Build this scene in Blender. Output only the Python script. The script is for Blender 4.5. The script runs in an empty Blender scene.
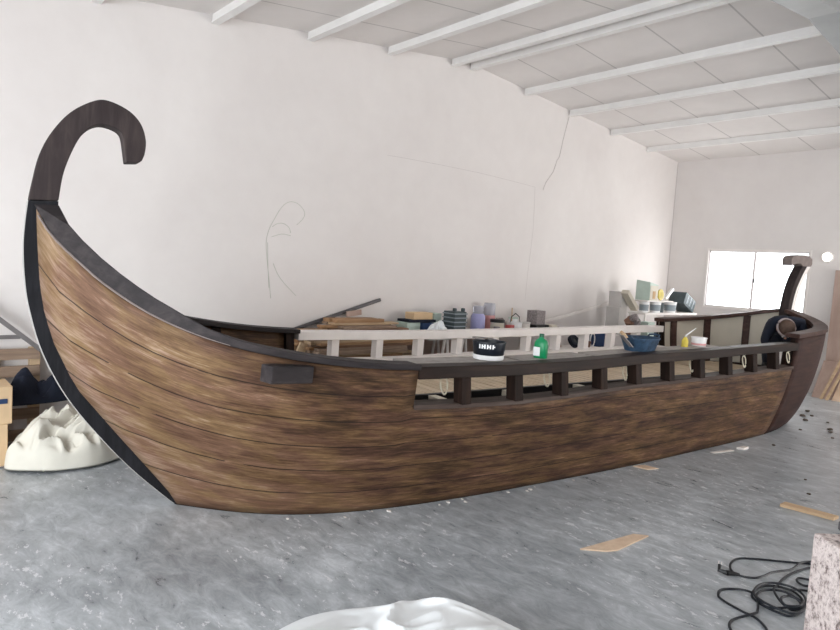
import bpy, bmesh, math, random
import numpy as np
from mathutils import Vector, Matrix, noise
R_ = random.Random(7)
S = bpy.context.scene
COL = S.collection
PI = math.pi

# ------------------------------------------------------------------ materials
def srgb(r, g, b):
    f = lambda c: (c/255/12.92) if c/255 <= .04045 else ((c/255+.055)/1.055)**2.4
    return (f(r), f(g), f(b), 1)

class N:
    """small node-tree helper"""
    def __init__(s, name):
        s.m = bpy.data.materials.new(name); s.m.use_nodes = True
        s.t = s.m.node_tree; s.b = s.t.nodes['Principled BSDF']
    def n(s, typ, **kw):
        x = s.t.nodes.new(typ)
        for k, v in kw.items():
            if k in x.inputs.keys(): x.inputs[k].default_value = v
            else: setattr(x, k, v)
        return x
    def l(s, a, b): s.t.links.new(a, b)
    def coord(s, kind, scale=(1, 1, 1), rot=(0, 0, 0)):
        c = s.n('ShaderNodeTexCoord'); m = s.n('ShaderNodeMapping')
        m.inputs['Scale'].default_value = scale; m.inputs['Rotation'].default_value = rot
        s.l(c.outputs[kind], m.inputs['Vector']); return m.outputs['Vector']
    def noise(s, vec, scale, detail=4, rough=.6, dist=0):
        x = s.n('ShaderNodeTexNoise'); x.inputs['Scale'].default_value = scale
        x.inputs['Detail'].default_value = detail; x.inputs['Roughness'].default_value = rough
        x.inputs['Distortion'].default_value = dist
        s.l(vec, x.inputs['Vector']); return x.outputs['Fac']
    def ramp(s, fac, stops, interp='LINEAR'):
        r = s.n('ShaderNodeValToRGB'); r.color_ramp.interpolation = interp
        e = r.color_ramp.elements
        while len(e) < len(stops): e.new(.5)
        for i, (p, c) in enumerate(stops): e[i].position = p; e[i].color = c
        s.l(fac, r.inputs['Fac']); return r.outputs['Color']
    def mix(s, fac, a, b, mode='MIX'):
        m = s.n('ShaderNodeMix', data_type='RGBA', blend_type=mode)
        for i, v in ((0, fac), (6, a), (7, b)):
            if hasattr(v, 'links') or hasattr(v, 'is_linked'): s.l(v, m.inputs[i])
            else: m.inputs[i].default_value = v
        return m.outputs[2]
    def math(s, op, a, b=0.):
        m = s.n('ShaderNodeMath', operation=op)
        for i, v in ((0, a), (1, b)):
            if hasattr(v, 'is_linked'): s.l(v, m.inputs[i])
            else: m.inputs[i].default_value = v
        return m.outputs[0]
    def bump(s, h, st=.2, d=.01):
        b = s.n('ShaderNodeBump'); b.inputs['Strength'].default_value = st; b.inputs['Distance'].default_value = d
        s.l(h, b.inputs['Height']); s.l(b.outputs['Normal'], s.b.inputs['Normal'])
    def base(s, c):
        if hasattr(c, 'is_linked'): s.l(c, s.b.inputs['Base Color'])
        else: s.b.inputs['Base Color'].default_value = c
    def set(s, **kw):
        for k, v in kw.items(): s.b.inputs[k.replace('_', ' ')].default_value = v

M = {}
def plain(key, c, rough=.6, var=.12, scale=9, metal=0., spec=.4, bump=0.):
    m = N(key); v = m.coord('Object'); f = m.noise(v, scale)
    lo = tuple(x*(1-var) for x in c[:3])+(1,); hi = tuple(min(1, x*(1+var)) for x in c[:3])+(1,)
    m.base(m.ramp(f, [(.3, lo), (.7, hi)])); m.set(Roughness=rough, Metallic=metal)
    m.b.inputs['Specular IOR Level'].default_value = spec
    if bump: m.bump(f, bump, .01)
    M[key] = m.m; return m.m

def streaky(key, axis, cols, rough=.5, stretch=14, scale=1.3, spec=.4, bump=.15):
    sc = [stretch]*3; sc[axis] = 1.0
    m = N(key); v = m.coord('Object', tuple(sc))
    f = m.noise(v, scale, 6, .65, .4); g = m.noise(m.coord('Object', (1.5,)*3), 2.2, 3)
    ff = m.math('ADD', m.math('MULTIPLY', f, .8), m.math('MULTIPLY', g, .25))
    m.base(m.ramp(ff, [(.3, cols[0]), (.52, cols[1]), (.72, cols[2])]))
    m.set(Roughness=rough); m.b.inputs['Specular IOR Level'].default_value = spec
    m.bump(f, bump, .006); M[key] = m.m; return m.m

DK = (srgb(21, 15, 12), srgb(34, 24, 20), srgb(54, 39, 31))
streaky('dark_wood_x', 0, DK, .6, spec=.1); streaky('dark_wood_z', 2, DK, .6, spec=.1); streaky('dark_wood_y', 1, DK, .6, spec=.1)
streaky('slate_wood', 0, (srgb(36, 33, 34), srgb(50, 46, 47), srgb(68, 62, 62)), .6, spec=.12)
streaky('stem_wood', 2, (srgb(44, 38, 39), srgb(57, 50, 50), srgb(74, 65, 63)), .65, 9, 2.2, spec=.1)
streaky('pale_wood_x', 0, (srgb(168, 140, 110), srgb(196, 168, 134), srgb(216, 192, 160)), .6)
streaky('pale_wood_y', 1, (srgb(166, 140, 112), srgb(194, 168, 136), srgb(214, 192, 162)), .6)
streaky('timber_y', 1, (srgb(126, 96, 68), srgb(164, 128, 94), srgb(196, 162, 126)), .7)
streaky('timber_grey', 1, (srgb(112, 94, 80), srgb(146, 124, 106), srgb(178, 156, 136)), .75)
streaky('timber_dark', 1, (srgb(88, 64, 50), srgb(122, 92, 72), srgb(152, 120, 94)), .75)
streaky('deck_wood', 1, (srgb(158, 138, 112), srgb(200, 180, 152), srgb(224, 208, 184)), .55)
streaky('plywood', 2, (srgb(196, 168, 142), srgb(214, 188, 162), srgb(226, 204, 182)), .65, 6)
streaky('panel_brown', 2, (srgb(160, 136, 124), srgb(178, 154, 142), srgb(190, 168, 156)), .6, 5)
plain('white_paint', srgb(232, 226, 222), .45, .05, 6)
plain('pale_grey', srgb(196, 192, 188), .5, .08, 5)
plain('weathered_and_highlight', srgb(126, 115, 111), .7, .15, 14, spec=.2)
plain('worn_grey', srgb(160, 154, 150), .8, .2, 12, spec=.2)
plain('cream', srgb(204, 196, 180), .6, .06, 3)
streaky('stern_brown', 0, (srgb(50, 35, 31), srgb(70, 51, 46), srgb(92, 70, 63)), .5, spec=.18)
streaky('rail_wood', 0, DK, .5, spec=.14)
streaky('sill_wood', 0, (srgb(56, 46, 42), srgb(78, 67, 62), srgb(102, 92, 86)), .6, spec=.1)
streaky('stem_black', 2, (srgb(24, 24, 26), srgb(33, 33, 36), srgb(46, 46, 50)), .65, 9, 2.2, spec=.1)
plain('black', srgb(22, 23, 25), .5, .15)
plain('dark_inside', srgb(52, 44, 40), .8)
plain('bucket_black', srgb(20, 26, 36), .4, .15)
plain('black_rubber', srgb(30, 34, 40), .45, .2)
plain('navy_cloth', srgb(20, 26, 42), .85, .2, 14)
plain('jeans', srgb(44, 50, 62), .85, .15, 16)
plain('skin', srgb(188, 138, 114), .5, .08)
plain('hair', srgb(84, 66, 56), .7, .2, 30)
plain('grey_cloth', srgb(164, 152, 152), .85, .1, 20)
plain('aluminium', srgb(226, 220, 218), .4, .03, 4, .3)
plain('steel_grey', srgb(150, 152, 152), .45, .06, 4, .2)
plain('steel_white', srgb(236, 234, 232), .4, .04, 4)
plain('grey_metal', srgb(132, 128, 128), .45, .12, 6, .4)
plain('steel_dark', srgb(92, 90, 92), .5, .1, 6, .2)
plain('green_plastic', srgb(14, 134, 84), .35, .06)
plain('dark_green', srgb(16, 80, 56), .4, .06)
plain('blue_tub', srgb(44, 68, 92), .6, .5, 30)
plain('white_plastic', srgb(236, 236, 236), .35, .04)
plain('yellow', srgb(206, 186, 74), .45, .08)
plain('mint', srgb(190, 206, 196), .6, .06)
plain('card', srgb(190, 158, 118), .8, .08)
plain('light_card', srgb(216, 186, 148), .75, .08, 4)
plain('lilac', srgb(160, 160, 204), .35, .08)
plain('red', srgb(176, 84, 82), .5, .15)
plain('pink', srgb(214, 156, 156), .6, .15)
plain('blue', srgb(44, 66, 104), .5, .15)
plain('slate_crate', srgb(66, 78, 82), .5, .15)
plain('crate_light', srgb(140, 150, 156), .5, .12)
plain('grey_speck', srgb(140, 132, 132), .85, .45, 60)
plain('brown_pot', srgb(124, 92, 76), .7, .2)
plain('dirt', srgb(96, 86, 78), .95, .3, 40)
plain('chalk', srgb(226, 220, 214), .9, .06)
plain('pencil', srgb(196, 196, 186), .9, .05)
plain('crack', srgb(196, 189, 186), .95, .05)
plain('cable_cream', srgb(218, 210, 188), .5, .05)

def cloth(key, c, tr=.0):
    m = plain(key, c, .75, .08, 3, bump=.0)
cloth('tarp', srgb(212, 208, 196)); cloth('sheet', srgb(238, 242, 244))

def hull_mat():
    m = N('hull_planks')
    uv = m.coord('UV'); sx = m.n('ShaderNodeSeparateXYZ'); m.l(uv, sx.inputs[0])
    warp = m.coord('UV', (1, 1, 1))
    st = m.coord('UV', (1.25, 15, 1)); fine = m.noise(st, 2.4, 8, .74, .25)
    st2 = m.coord('UV', (3.6, 60, 1)); fine2 = m.noise(st2, 2.0, 6, .7, .2)
    mid = m.noise(m.coord('UV', (1.3, 7, 1)), 2.0, 5, .65, .3)
    big = m.noise(m.coord('UV', (.9, 2.6, 1)), 1.5, 3, .55, .5)
    f = m.math('ADD', m.math('MULTIPLY', fine, .36), m.math('MULTIPLY', fine2, .30))
    f = m.math('ADD', f, m.math('MULTIPLY', mid, .32))
    f = m.math('ADD', f, m.math('MULTIPLY', m.math('SUBTRACT', big, .5), .22))
    # the planking colour gets lighter and more even towards the prow
    thin = m.n('ShaderNodeMapRange'); thin.inputs[1].default_value = 1.9; thin.inputs[2].default_value = .1; thin.inputs[3].default_value = 0; thin.inputs[4].default_value = .125  # thin: rise of the colour factor towards the prow
    m.l(sx.outputs[0], thin.inputs[0])
    f = m.math('ADD', m.math('MULTIPLY', m.math('SUBTRACT', f, .5), m.math('SUBTRACT', 1., m.math('MULTIPLY', thin.outputs[0], 3.6))), .5)
    f = m.math('ADD', f, thin.outputs[0])
    red = m.ramp(f, [(.37, srgb(36, 24, 20)), (.45, srgb(62, 43, 34)), (.52, srgb(86, 62, 47)), (.60, srgb(115, 87, 69)), (.74, srgb(186, 160, 144))])
    och = m.ramp(f, [(.37, srgb(39, 29, 20)), (.45, srgb(69, 51, 35)), (.52, srgb(97, 73, 50)), (.60, srgb(125, 100, 72)), (.74, srgb(188, 164, 144))])
    tone = m.noise(m.coord('UV', (1.3, 3.5, 1)), 2.4, 4, .6, .4)
    tf = m.n('ShaderNodeMapRange'); tf.inputs[1].default_value = .42; tf.inputs[2].default_value = .6; m.l(tone, tf.inputs[0])
    col = m.mix(tf.outputs[0], red, och)
    # seams between the six strakes
    w = m.math('ADD', m.math('MULTIPLY', sx.outputs[1], 6.0), m.math('MULTIPLY', m.math('SUBTRACT', m.noise(m.coord('UV', (.9, 1, 1)), 2.2, 2), .5), .06))
    fr = m.math('FRACT', w); d = m.math('ABSOLUTE', m.math('SUBTRACT', fr, .5))
    seam = m.math('GREATER_THAN', d, .480)
    brk = m.math('GREATER_THAN', m.noise(m.coord('UV', (1.5, 6, 1)), 2.0, 3), .40)
    sm = m.math('MULTIPLY', seam, brk)
    col = m.mix(m.math('MULTIPLY', sm, .8), col, srgb(26, 20, 18))
    m.base(col); m.set(Roughness=.58); m.b.inputs['Specular IOR Level'].default_value = .18
    h = m.math('SUBTRACT', m.math('MULTIPLY', fine2, .5), m.math('MULTIPLY', sm, .8))
    m.bump(h, .35, .006); M['hull'] = m.m
hull_mat()

streaky('stern_stain', 0, (srgb(35, 23, 21), srgb(53, 35, 31), srgb(70, 50, 43)), .55, 16, 1.5, spec=.15)
def floor_mat():
    m = N('polished_concrete')
    a = m.noise(m.coord('Object', (1, 1, 1)), .9, 6, .62, .6)
    b = m.noise(m.coord('Object', (1.6, 3.4, 1), (0, 0, -.5)), 3.2, 9, .74, .5)
    f = m.math('ADD', m.math('MULTIPLY', a, .42), m.math('MULTIPLY', b, .58))
    col = m.ramp(f, [(.36, srgb(124, 128, 132)), (.46, srgb(152, 157, 161)), (.54, srgb(173, 178, 182)), (.66, srgb(210, 214, 218))])
    sp = m.noise(m.coord('Object', (1, 2.2, 1), (0, 0, .6)), 11, 5, .7); big = m.noise(m.coord('Object'), .7, 3)
    dust = m.math('MULTIPLY', m.math('GREATER_THAN', sp, .60), m.math('GREATER_THAN', big, .5))
    col = m.mix(m.math('MULTIPLY', dust, .6), col, srgb(226, 226, 228))
    dk = m.noise(m.coord('Object', (1, 1.3, 1)), 34, 2, .5)
    col = m.mix(m.math('MULTIPLY', m.math('GREATER_THAN', dk, .73), .5), col, srgb(86, 84, 84))
    m.base(col); m.l(m.ramp(b, [(.3, (.24,)*3+(1,)), (.7, (.46,)*3+(1,))]), m.b.inputs['Roughness'])
    m.b.inputs['Specular IOR Level'].default_value = .5
    m.bump(b, .06, .01); M['floor'] = m.m
floor_mat()

def wall_mat():
    m = N('white_plaster')
    a = m.noise(m.coord('Object'), .55, 4, .55, .5); b = m.noise(m.coord('Object'), 6, 4)
    f = m.math('ADD', m.math('MULTIPLY', a, .8), m.math('MULTIPLY', b, .2))
    m.base(m.ramp(f, [(.32, srgb(217, 211, 208)), (.66, srgb(228, 223, 220))]))
    m.set(Roughness=.85); m.bump(b, .05, .01); M['wall'] = m.m
    m = N('ceiling_boards')
    v = m.coord('Object'); sx = m.n('ShaderNodeSeparateXYZ'); m.l(v, sx.inputs[0])
    fr = m.math('FRACT', m.math('DIVIDE', m.math('ADD', sx.outputs[0], 2.72+.83*30), .83))
    d = m.math('ABSOLUTE', m.math('SUBTRACT', fr, .5))
    seam = m.math('GREATER_THAN', d, .489)
    a = m.noise(v, 1.2, 4)
    c = m.ramp(a, [(.3, srgb(224, 219, 216)), (.7, srgb(234, 229, 226))])
    m.base(m.mix(m.math('MULTIPLY', seam, .45), c, srgb(140, 134, 132))); m.set(Roughness=.9); M['ceiling'] = m.m
wall_mat()

def special():
    m = N('window_glass'); m.t.nodes.remove(m.b)
    o = m.t.nodes['Material Output']; tr = m.n('ShaderNodeBsdfTransparent'); g = m.n('ShaderNodeBsdfGlossy')
    g.inputs['Roughness'].default_value = .03; mx = m.n('ShaderNodeMixShader'); mx.inputs[0].default_value = .06
    m.l(tr.outputs[0], mx.inputs[1]); m.l(g.outputs[0], mx.inputs[2]); m.l(mx.outputs[0], o.inputs['Surface']); M['glass'] = m.m
    m = N('disc_glow'); m.base((1, 1, 1, 1)); m.b.inputs['Emission Color'].default_value = (1, .95, .85, 1)
    m.b.inputs['Emission Strength'].default_value = 6; M['disc'] = m.m
    m = N('clear_plastic'); m.base(srgb(206, 206, 216)); m.set(Roughness=.2); m.b.inputs['Transmission Weight'].default_value = .55; M['clear'] = m.m
    m = N('speckled_board'); v = m.coord('Object', (1, 1, .8)); f = m.noise(v, 34, 4, .75)
    m.base(m.ramp(f, [(.36, srgb(112, 98, 94)), (.47, srgb(196, 182, 178)), (.6, srgb(224, 212, 208)), (.7, srgb(170, 154, 148))])); m.set(Roughness=.9)
    m.bump(f, .6, .02); M['speckled'] = m.m
special()

# ------------------------------------------------------------------ mesh helpers
class MB:
    def __init__(s): s.bm = bmesh.new(); s.uv = None
    def box(s, c, size, rz=0, rx=0, ry=0, bev=0.):
        b = bmesh.new(); bmesh.ops.create_cube(b, size=1)
        for v in b.verts: v.co = Vector((v.co.x*size[0], v.co.y*size[1], v.co.z*size[2]))
        if bev: bmesh.ops.bevel(b, geom=b.edges[:], offset=bev, segments=1, affect='EDGES', clamp_overlap=True)
        m = Matrix.Translation(c) @ Matrix.Rotation(rz, 4, 'Z') @ Matrix.Rotation(ry, 4, 'Y') @ Matrix.Rotation(rx, 4, 'X')
        return s.add(b, m)
    def add(s, b, m=None):
        if m is not None: b.transform(m)
        t = bpy.data.meshes.new('tmp'); b.to_mesh(t); b.free(); s.bm.from_mesh(t); bpy.data.meshes.remove(t); return s
    def hexa(s, p):            # 8 points: bottom 4 then top 4
        v = [s.bm.verts.new(q) for q in p]
        for f in ((3, 2, 1, 0), (4, 5, 6, 7), (0, 1, 5, 4), (1, 2, 6, 5), (2, 3, 7, 6), (3, 0, 4, 7)):
            s.bm.faces.new([v[i] for i in f])
        return s
    def sweep(s, rings, close=True, cap=True):   # list of rings of points
        vs = [[s.bm.verts.new(p) for p in r] for r in rings]; n = len(vs[0])
        for a, b in zip(vs, vs[1:]):
            for i in range(n if close else n-1):
                j = (i+1) % n
                try: s.bm.faces.new((a[i], a[j], b[j], b[i]))
                except ValueError: pass
        if cap and close:
            for r in (vs[0][::-1], vs[-1]):
                try: s.bm.faces.new(r)
                except ValueError: pass
        return s
    def tube(s, pts, r, n=8, closed=False):
        pts = [Vector(p) for p in pts]; rings = []
        for i, p in enumerate(pts):
            a = pts[i-1] if (i or closed) else p; b = pts[(i+1) % len(pts)] if (i < len(pts)-1 or closed) else p
            t = (b-a).normalized(); up = Vector((0, 0, 1)) if abs(t.z) < .9 else Vector((1, 0, 0))
            x = t.cross(up).normalized(); y = x.cross(t)
            rr = r[i] if isinstance(r, (list, tuple)) else r
            rings.append([p+(x*math.cos(k*2*PI/n)+y*math.sin(k*2*PI/n))*rr for k in range(n)])
        if closed: rings.append(rings[0])
        return s.sweep(rings, True, not closed)
    def lathe(s, prof, c=(0, 0, 0), n=24, m=None):
        rings = [[Vector((max(r, 1e-4)*math.cos(k*2*PI/n), max(r, 1e-4)*math.sin(k*2*PI/n), z)) for k in range(n)] for r, z in prof]
        if m is None: m = Matrix.Translation(c)
        return s.sweep([[m @ p for p in r] for r in rings], True, True)
    def prism(s, poly, a, b):   # poly of 2D (x,z) extruded in y from a to b
        f = [s.bm.verts.new((x, a, z)) for x, z in poly]; g = [s.bm.verts.new((x, b, z)) for x, z in poly]
        s.bm.faces.new(f); s.bm.faces.new(g[::-1]); n = len(poly)
        for i in range(n): s.bm.faces.new((f[i], g[i], g[(i+1) % n], f[(i+1) % n]))
        return s
    def build(s, name, mat, parent=None, smooth=False, bevel=0., solid=0.):
        bmesh.ops.recalc_face_normals(s.bm, faces=s.bm.faces[:])
        me = bpy.data.meshes.new(name); s.bm.to_mesh(me); s.bm.free()
        o = bpy.data.objects.new(name, me); COL.objects.link(o)
        me.materials.append(M[mat] if isinstance(mat, str) else mat)
        if smooth:
            for p in me.polygons: p.use_smooth = True
            try: me.set_sharp_from_angle(angle=math.radians(40))
            except Exception: pass
        if parent: o.parent = parent
        if bevel:
            md = o.modifiers.new('bevel', 'BEVEL'); md.width = bevel; md.segments = 2; md.limit_method = 'ANGLE'
        if solid:
            md = o.modifiers.new('solid', 'SOLIDIFY'); md.thickness = solid; md.offset = 0
        return o
def tag(o, label, cat, group=None, kind=None):
    if kind: o['kind'] = kind
    o['label'] = label; o['category'] = cat
    if group: o['group'] = group
    return o
def empty(name, loc, rz=0., label=None, cat=None, group=None):
    o = bpy.data.objects.new(name, None); COL.objects.link(o); o.location = loc; o.rotation_euler = (0, 0, rz)
    o.empty_display_size = .1
    if label: tag(o, label, cat, group)
    return o
def struct(o): o['kind'] = 'structure'; return o
def copy_tree(o, parent=None):
    c = o.copy(); COL.objects.link(c)
    if parent: c.parent = parent
    for ch in list(o.children): copy_tree(ch, c)
    return c
def smooth_curve(pts, k=8, closed=False):
    P = [Vector(p) for p in pts]; n = len(P); out = []
    for i in range(n if closed else n-1):
        p0 = P[(i-1) % n] if (i or closed) else P[0]; p1 = P[i]; p2 = P[(i+1) % n]
        p3 = P[(i+2) % n] if (i+2 < n or closed) else P[-1]
        for j in range(k):
            t = j/k
            out.append(.5*((2*p1)+(p2-p0)*t+(2*p0-5*p1+4*p2-p3)*t*t+(3*p1-p0-3*p2+p3)*t**3))
    if not closed: out.append(P[-1])
    return out

# ------------------------------------------------------------------ camera
yaw, pitch, roll = [math.radians(a) for a in (48.4, 4.31, 3.53)]
F = Vector((-math.sin(yaw)*math.cos(pitch), math.cos(yaw)*math.cos(pitch), -math.sin(pitch)))
Rr = Vector((math.cos(yaw), math.sin(yaw), 0)); U = Rr.cross(F)
R2 = math.cos(roll)*Rr+math.sin(roll)*U; U2 = -math.sin(roll)*Rr+math.cos(roll)*U
cam = bpy.data.cameras.new('camera'); co = bpy.data.objects.new('camera', cam); COL.objects.link(co)
cam.lens = 630/840*36; cam.sensor_width = 36; cam.sensor_fit = 'HORIZONTAL'; cam.clip_start = .05
mw = Matrix((R2, U2, -F)).transposed().to_4x4(); mw.translation = (0, 0, 1.6); co.matrix_world = mw
S.camera = co

# ------------------------------------------------------------------ the hall
WX, EY, RX, BY = -5.8, 11.27, 5.5, -3.5        # long wall, end wall, right wall, back wall
def roof(y): return 4.2-.067*(y-5.7) if y > 5.7 else 4.2-.127*(5.7-y)
def wall_poly(name, xy0, xy1, ys):             # a wall with the gable outline, .2 thick
    mb = MB(); x0, x1 = xy0, xy1
    top = [(y, roof(y)+.06) for y in ys]
    prof = [(ys[0], 0)]+top+[(ys[-1], 0)]
    f = [mb.bm.verts.new((x0, y, z)) for y, z in prof]; g = [mb.bm.verts.new((x1, y, z)) for y, z in prof]
    mb.bm.faces.new(f); mb.bm.faces.new(g[::-1]); n = len(prof)
    for i in range(n): mb.bm.faces.new((f[i], g[i], g[(i+1) % n], f[(i+1) % n]))
    return struct(mb.build(name, 'wall'))
struct(MB().box(((WX+RX)/2, (BY+EY)/2, -.05), (RX-WX+.4, EY-BY+.4, .1)).build('floor', 'floor'))
wl = wall_poly('wall_left', WX-.2, WX, (BY-.2, 5.7, EY+.2))
# end wall with the window opening
wx0, wx1, wz0, wz1 = -5.07, -3.475, 1.235, 2.22
mb = MB(); H = roof(EY)+.05
for (a, b, c, d) in ((WX, wx0, 0, H), (wx1, RX, 0, H), (wx0, wx1, 0, wz0), (wx0, wx1, wz1, H)):
    mb.box(((a+b)/2, EY+.1, (c+d)/2), (b-a, .2, d-c))
struct(mb.build('wall_end', 'wall'))
# right wall with a wide doorway near the far end, back wall with the loading door
mb = MB()
for (a, b, c, d) in ((BY, 7.4, 0, 3.0), (11.0, EY, 0, 3.0), (7.4, 11.0, 2.6, 3.0)):
    mb.box((RX+.1, (a+b)/2, (c+d)/2), (.2, b-a, d-c))
f = [mb.bm.verts.new((x, y, z)) for x in (RX, RX+.2) for y, z in ((BY, 3.0), (5.7, 3.0), (EY, 3.0), (EY, roof(EY)+.05), (5.7, 4.25), (BY, roof(BY)+.05))]
mb.bm.faces.new(f[:6]); mb.bm.faces.new(f[6:][::-1])
for i in range(6): mb.bm.faces.new((f[i], f[i+6], f[(i+1) % 6+6], f[(i+1) % 6]))
struct(mb.build('wall_right', 'wall'))
mb = MB(); H = roof(BY)+.05
for (a, b, c, d) in ((WX, -3.6, 0, H), (2.2, RX, 0, H), (-3.6, 2.2, 2.75, H)):
    mb.box(((a+b)/2, BY-.1, (c+d)/2), (b-a, .2, d-c))
struct(mb.build('wall_back', 'wall'))
mb = MB()
for y0, y1 in ((BY-.2, 5.7), (5.7, EY+.2)):
    z0, z1 = roof(y0), roof(y1)
    mb.hexa([(WX-.2, y0, z0), (RX+.2, y0, z0), (RX+.2, y1, z1), (WX-.2, y1, z1), (WX-.2, y0, z0+.08), (RX+.2, y0, z0+.08), (RX+.2, y1, z1+.08), (WX-.2, y1, z1+.08)])
struct(mb.build('ceiling', 'ceiling'))
for i, y in enumerate((-1.6, -.6, .4, 1.42, 2.42, 3.42, 4.45, 5.44, 5.76, 6.83, 7.88, 9.0, 10.15)):
    mb = MB(); z = roof(y); L = RX-WX-.02; cx = (WX+RX)/2
    mb.box((cx, y, z-.038), (L, .055, .08)); mb.box((cx, y, z-.076), (L, .075, .012))
    o = struct(mb.build('ceiling_beam', 'steel_white'))
# steel rafter crossing under the purlins
mb = MB()
for y0, y1 in ((BY, 5.7), (5.7, EY)):
    for xa, xb, da, db in ((-1.95, -1.73, -.42, -.40), (-1.85, -1.83, -.40, -.13), (-1.95, -1.73, -.13, -.112)):
        z0, z1 = roof(y0), roof(y1)
        mb.hexa([(xa, y0, z0+da), (xb, y0, z0+da), (xb, y1, z1+da), (xa, y1, z1+da), (xa, y0, z0+db), (xb, y0, z0+db), (xb, y1, z1+db), (xa, y1, z1+db)])
struct(mb.build('ceiling_rafter', 'steel_grey'))
# window
mb = MB(); t = .022
xm = (wx0+wx1)/2
for c, s in (((xm, EY+.06, wz0+t/2), (wx1-wx0, .08, t)), ((xm, EY+.06, wz1-t/2), (wx1-wx0, .08, t)),
             ((wx0+t/2, EY+.06, (wz0+wz1)/2), (t, .08, wz1-wz0)), ((wx1-t/2, EY+.06, (wz0+wz1)/2), (t, .08, wz1-wz0)),
             ((-4.30, EY+.06, (wz0+wz1)/2), (.035, .06, wz1-wz0))):
    mb.box(c, s)
wn = struct(mb.build('window_1', 'aluminium'))
mb = MB(); q = .03
for c, s in (((xm, EY-.006, wz0-q/2), (wx1-wx0+2*q, .012, q)), ((xm, EY-.006, wz1+q/2), (wx1-wx0+2*q, .012, q)), ((wx0-q/2, EY-.006, (wz0+wz1)/2), (q, .012, wz1-wz0)), ((wx1+q/2, EY-.006, (wz0+wz1)/2), (q, .012, wz1-wz0))): mb.box(c, s)
mb.build('window_trim', 'white_paint', wn)
for a, b in ((wx0+.03, -4.31), (-4.29, wx1-.03)):
    MB().box(((a+b)/2, EY+.06, (wz0+wz1)/2), (b-a, .006, wz1-wz0-.05)).build('pane', 'glass', wn)
MB().box((-4.283, EY+.02, 1.72), (.012, .02, .07)).build('window_latch', 'black', wn)
# marks on the long wall: pencil sketch of the prow, cracks and patch outline
def on_wall(pts, r=.004, k=5):
    return [(WX+.0005, y, z) for _, y, z in smooth_curve([(0, a, b) for a, b in pts], k)]
mb = MB()
for p in ([(3.106, 1.194), (3.076, 1.406), (3.048, 1.581), (3.03, 1.755), (3.053, 1.879), (3.106, 1.989), (3.17, 2.1), (3.236, 2.169), (3.315, 2.191), (3.399, 2.161), (3.455, 2.094), (3.437, 2.029), (3.368, 1.96)],
          [(3.09, 1.917), (3.147, 1.954), (3.216, 1.96), (3.278, 1.925), (3.301, 1.873)], [(3.086, 1.815), (3.202, 1.853), (3.303, 1.843)],
          [(3.118, 1.55), (3.172, 1.445), (3.247, 1.358), (3.397, 1.226)], [(3.081, 1.3), (3.06, 1.529), (3.046, 1.756)]):
    mb.tube(on_wall(p), .0035, 5)
mb.build('pencil_sketch', 'pencil', wl)
mb = MB()
mb.tube(on_wall([(7.859, 3.958), (7.757, 3.604), (7.70, 3.35), (7.65, 3.296), (7.577, 3.111), (7.431, 2.946), (7.376, 2.824)], k=2), .006, 5)
mb.tube(on_wall([(4.5, 2.855), (4.919, 2.867), (6.043, 2.876), (7.19, 2.843)], k=2), .002, 5)
mb.tube(on_wall([(7.19, 2.843), (7.217, 2.235), (7.171, 1.659), (7.154, 1.225)], k=2), .0015, 5)
mb.tube([(WX+.004, EY-.004, z) for z in (.4, 1.4, 2.2, 3., 3.8)], .006, 5)
mb.build('crack', 'crack', wl)
# round disc on the end wall, glowing in place of a bright hole
lm = empty('wall_disc', (-3.22, EY, 2.15), 0, 'small round glowing disc in place of a bright hole on the end wall right of the window', 'disc')
MB().lathe([(.0, 0), (.085, 0), (.085, .02), (.07, .03), (0, .03)], m=Matrix.Rotation(PI/2, 4, 'X')).build('rim', 'white_paint', lm, True)
MB().lathe([(.0, .03), (.066, .03), (.055, .05), (.03, .06), (0, .062)], m=Matrix.Rotation(PI/2, 4, 'X')).build('glow_cover', 'disc', lm, True)

# ------------------------------------------------------------------ the boat
AX = math.radians(7.5)
OX, OY = -3.96, 1.47
RZ = PI/2-AX
def BW(u, v, z):      # boat coordinates (along, towards the camera side, up) to the hall
    return Vector((OX+u*math.sin(AX)+v*math.cos(AX), OY+u*math.cos(AX)-v*math.sin(AX), z))
def L(u, v, z): return Vector((u, -v, z))
boat = empty('boat', (OX, OY, 0), RZ, 'long dark-stained wooden replica boat with curled prow standing on the workshop floor', 'boat')
US = 7.25
_ubz = [0, .048, .23, .477, .794, 1.067, 1.269, 1.424, 1.631, 1.815]
_ubu = [.02, 0, -.137, -.328, -.566, -.684, -.735, -.752, -.764, -.771]
def ub(z): return float(np.interp(z, _ubz, _ubu))
def us(z): return float(np.interp(z, [0, .2, .5, 1.0, 1.36], [7.25, 7.40, 7.50, 7.56, 7.58]))
def uof(Us, z):
    u = Us
    if Us < 1.19: u += ub(z)*(1-Us/1.19)
    if Us > 6.1: u += (us(z)-US)*(Us-6.1)/(US-6.1)
    return u
def cub(x, xs, ys):   # Catmull-Rom through points (monotone x)
    x = min(max(x, xs[0]), xs[-1]); i = 0
    while i < len(xs)-2 and x > xs[i+1]: i += 1
    h = xs[i+1]-xs[i]; t = (x-xs[i])/h
    def sl(j):
        if j <= 0: return (ys[1]-ys[0])/(xs[1]-xs[0])
        if j >= len(xs)-1: return (ys[-1]-ys[-2])/(xs[-1]-xs[-2])
        a = (ys[j]-ys[j-1])/(xs[j]-xs[j-1]); b = (ys[j+1]-ys[j])/(xs[j+1]-xs[j])
        return 0 if a*b <= 0 else 2*a*b/(a+b)
    m0, m1 = sl(i)*h, sl(i+1)*h
    return (2*t**3-3*t*t+1)*ys[i]+(t**3-2*t*t+t)*m0+(-2*t**3+3*t*t)*ys[i+1]+(t**3-t*t)*m1
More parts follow.
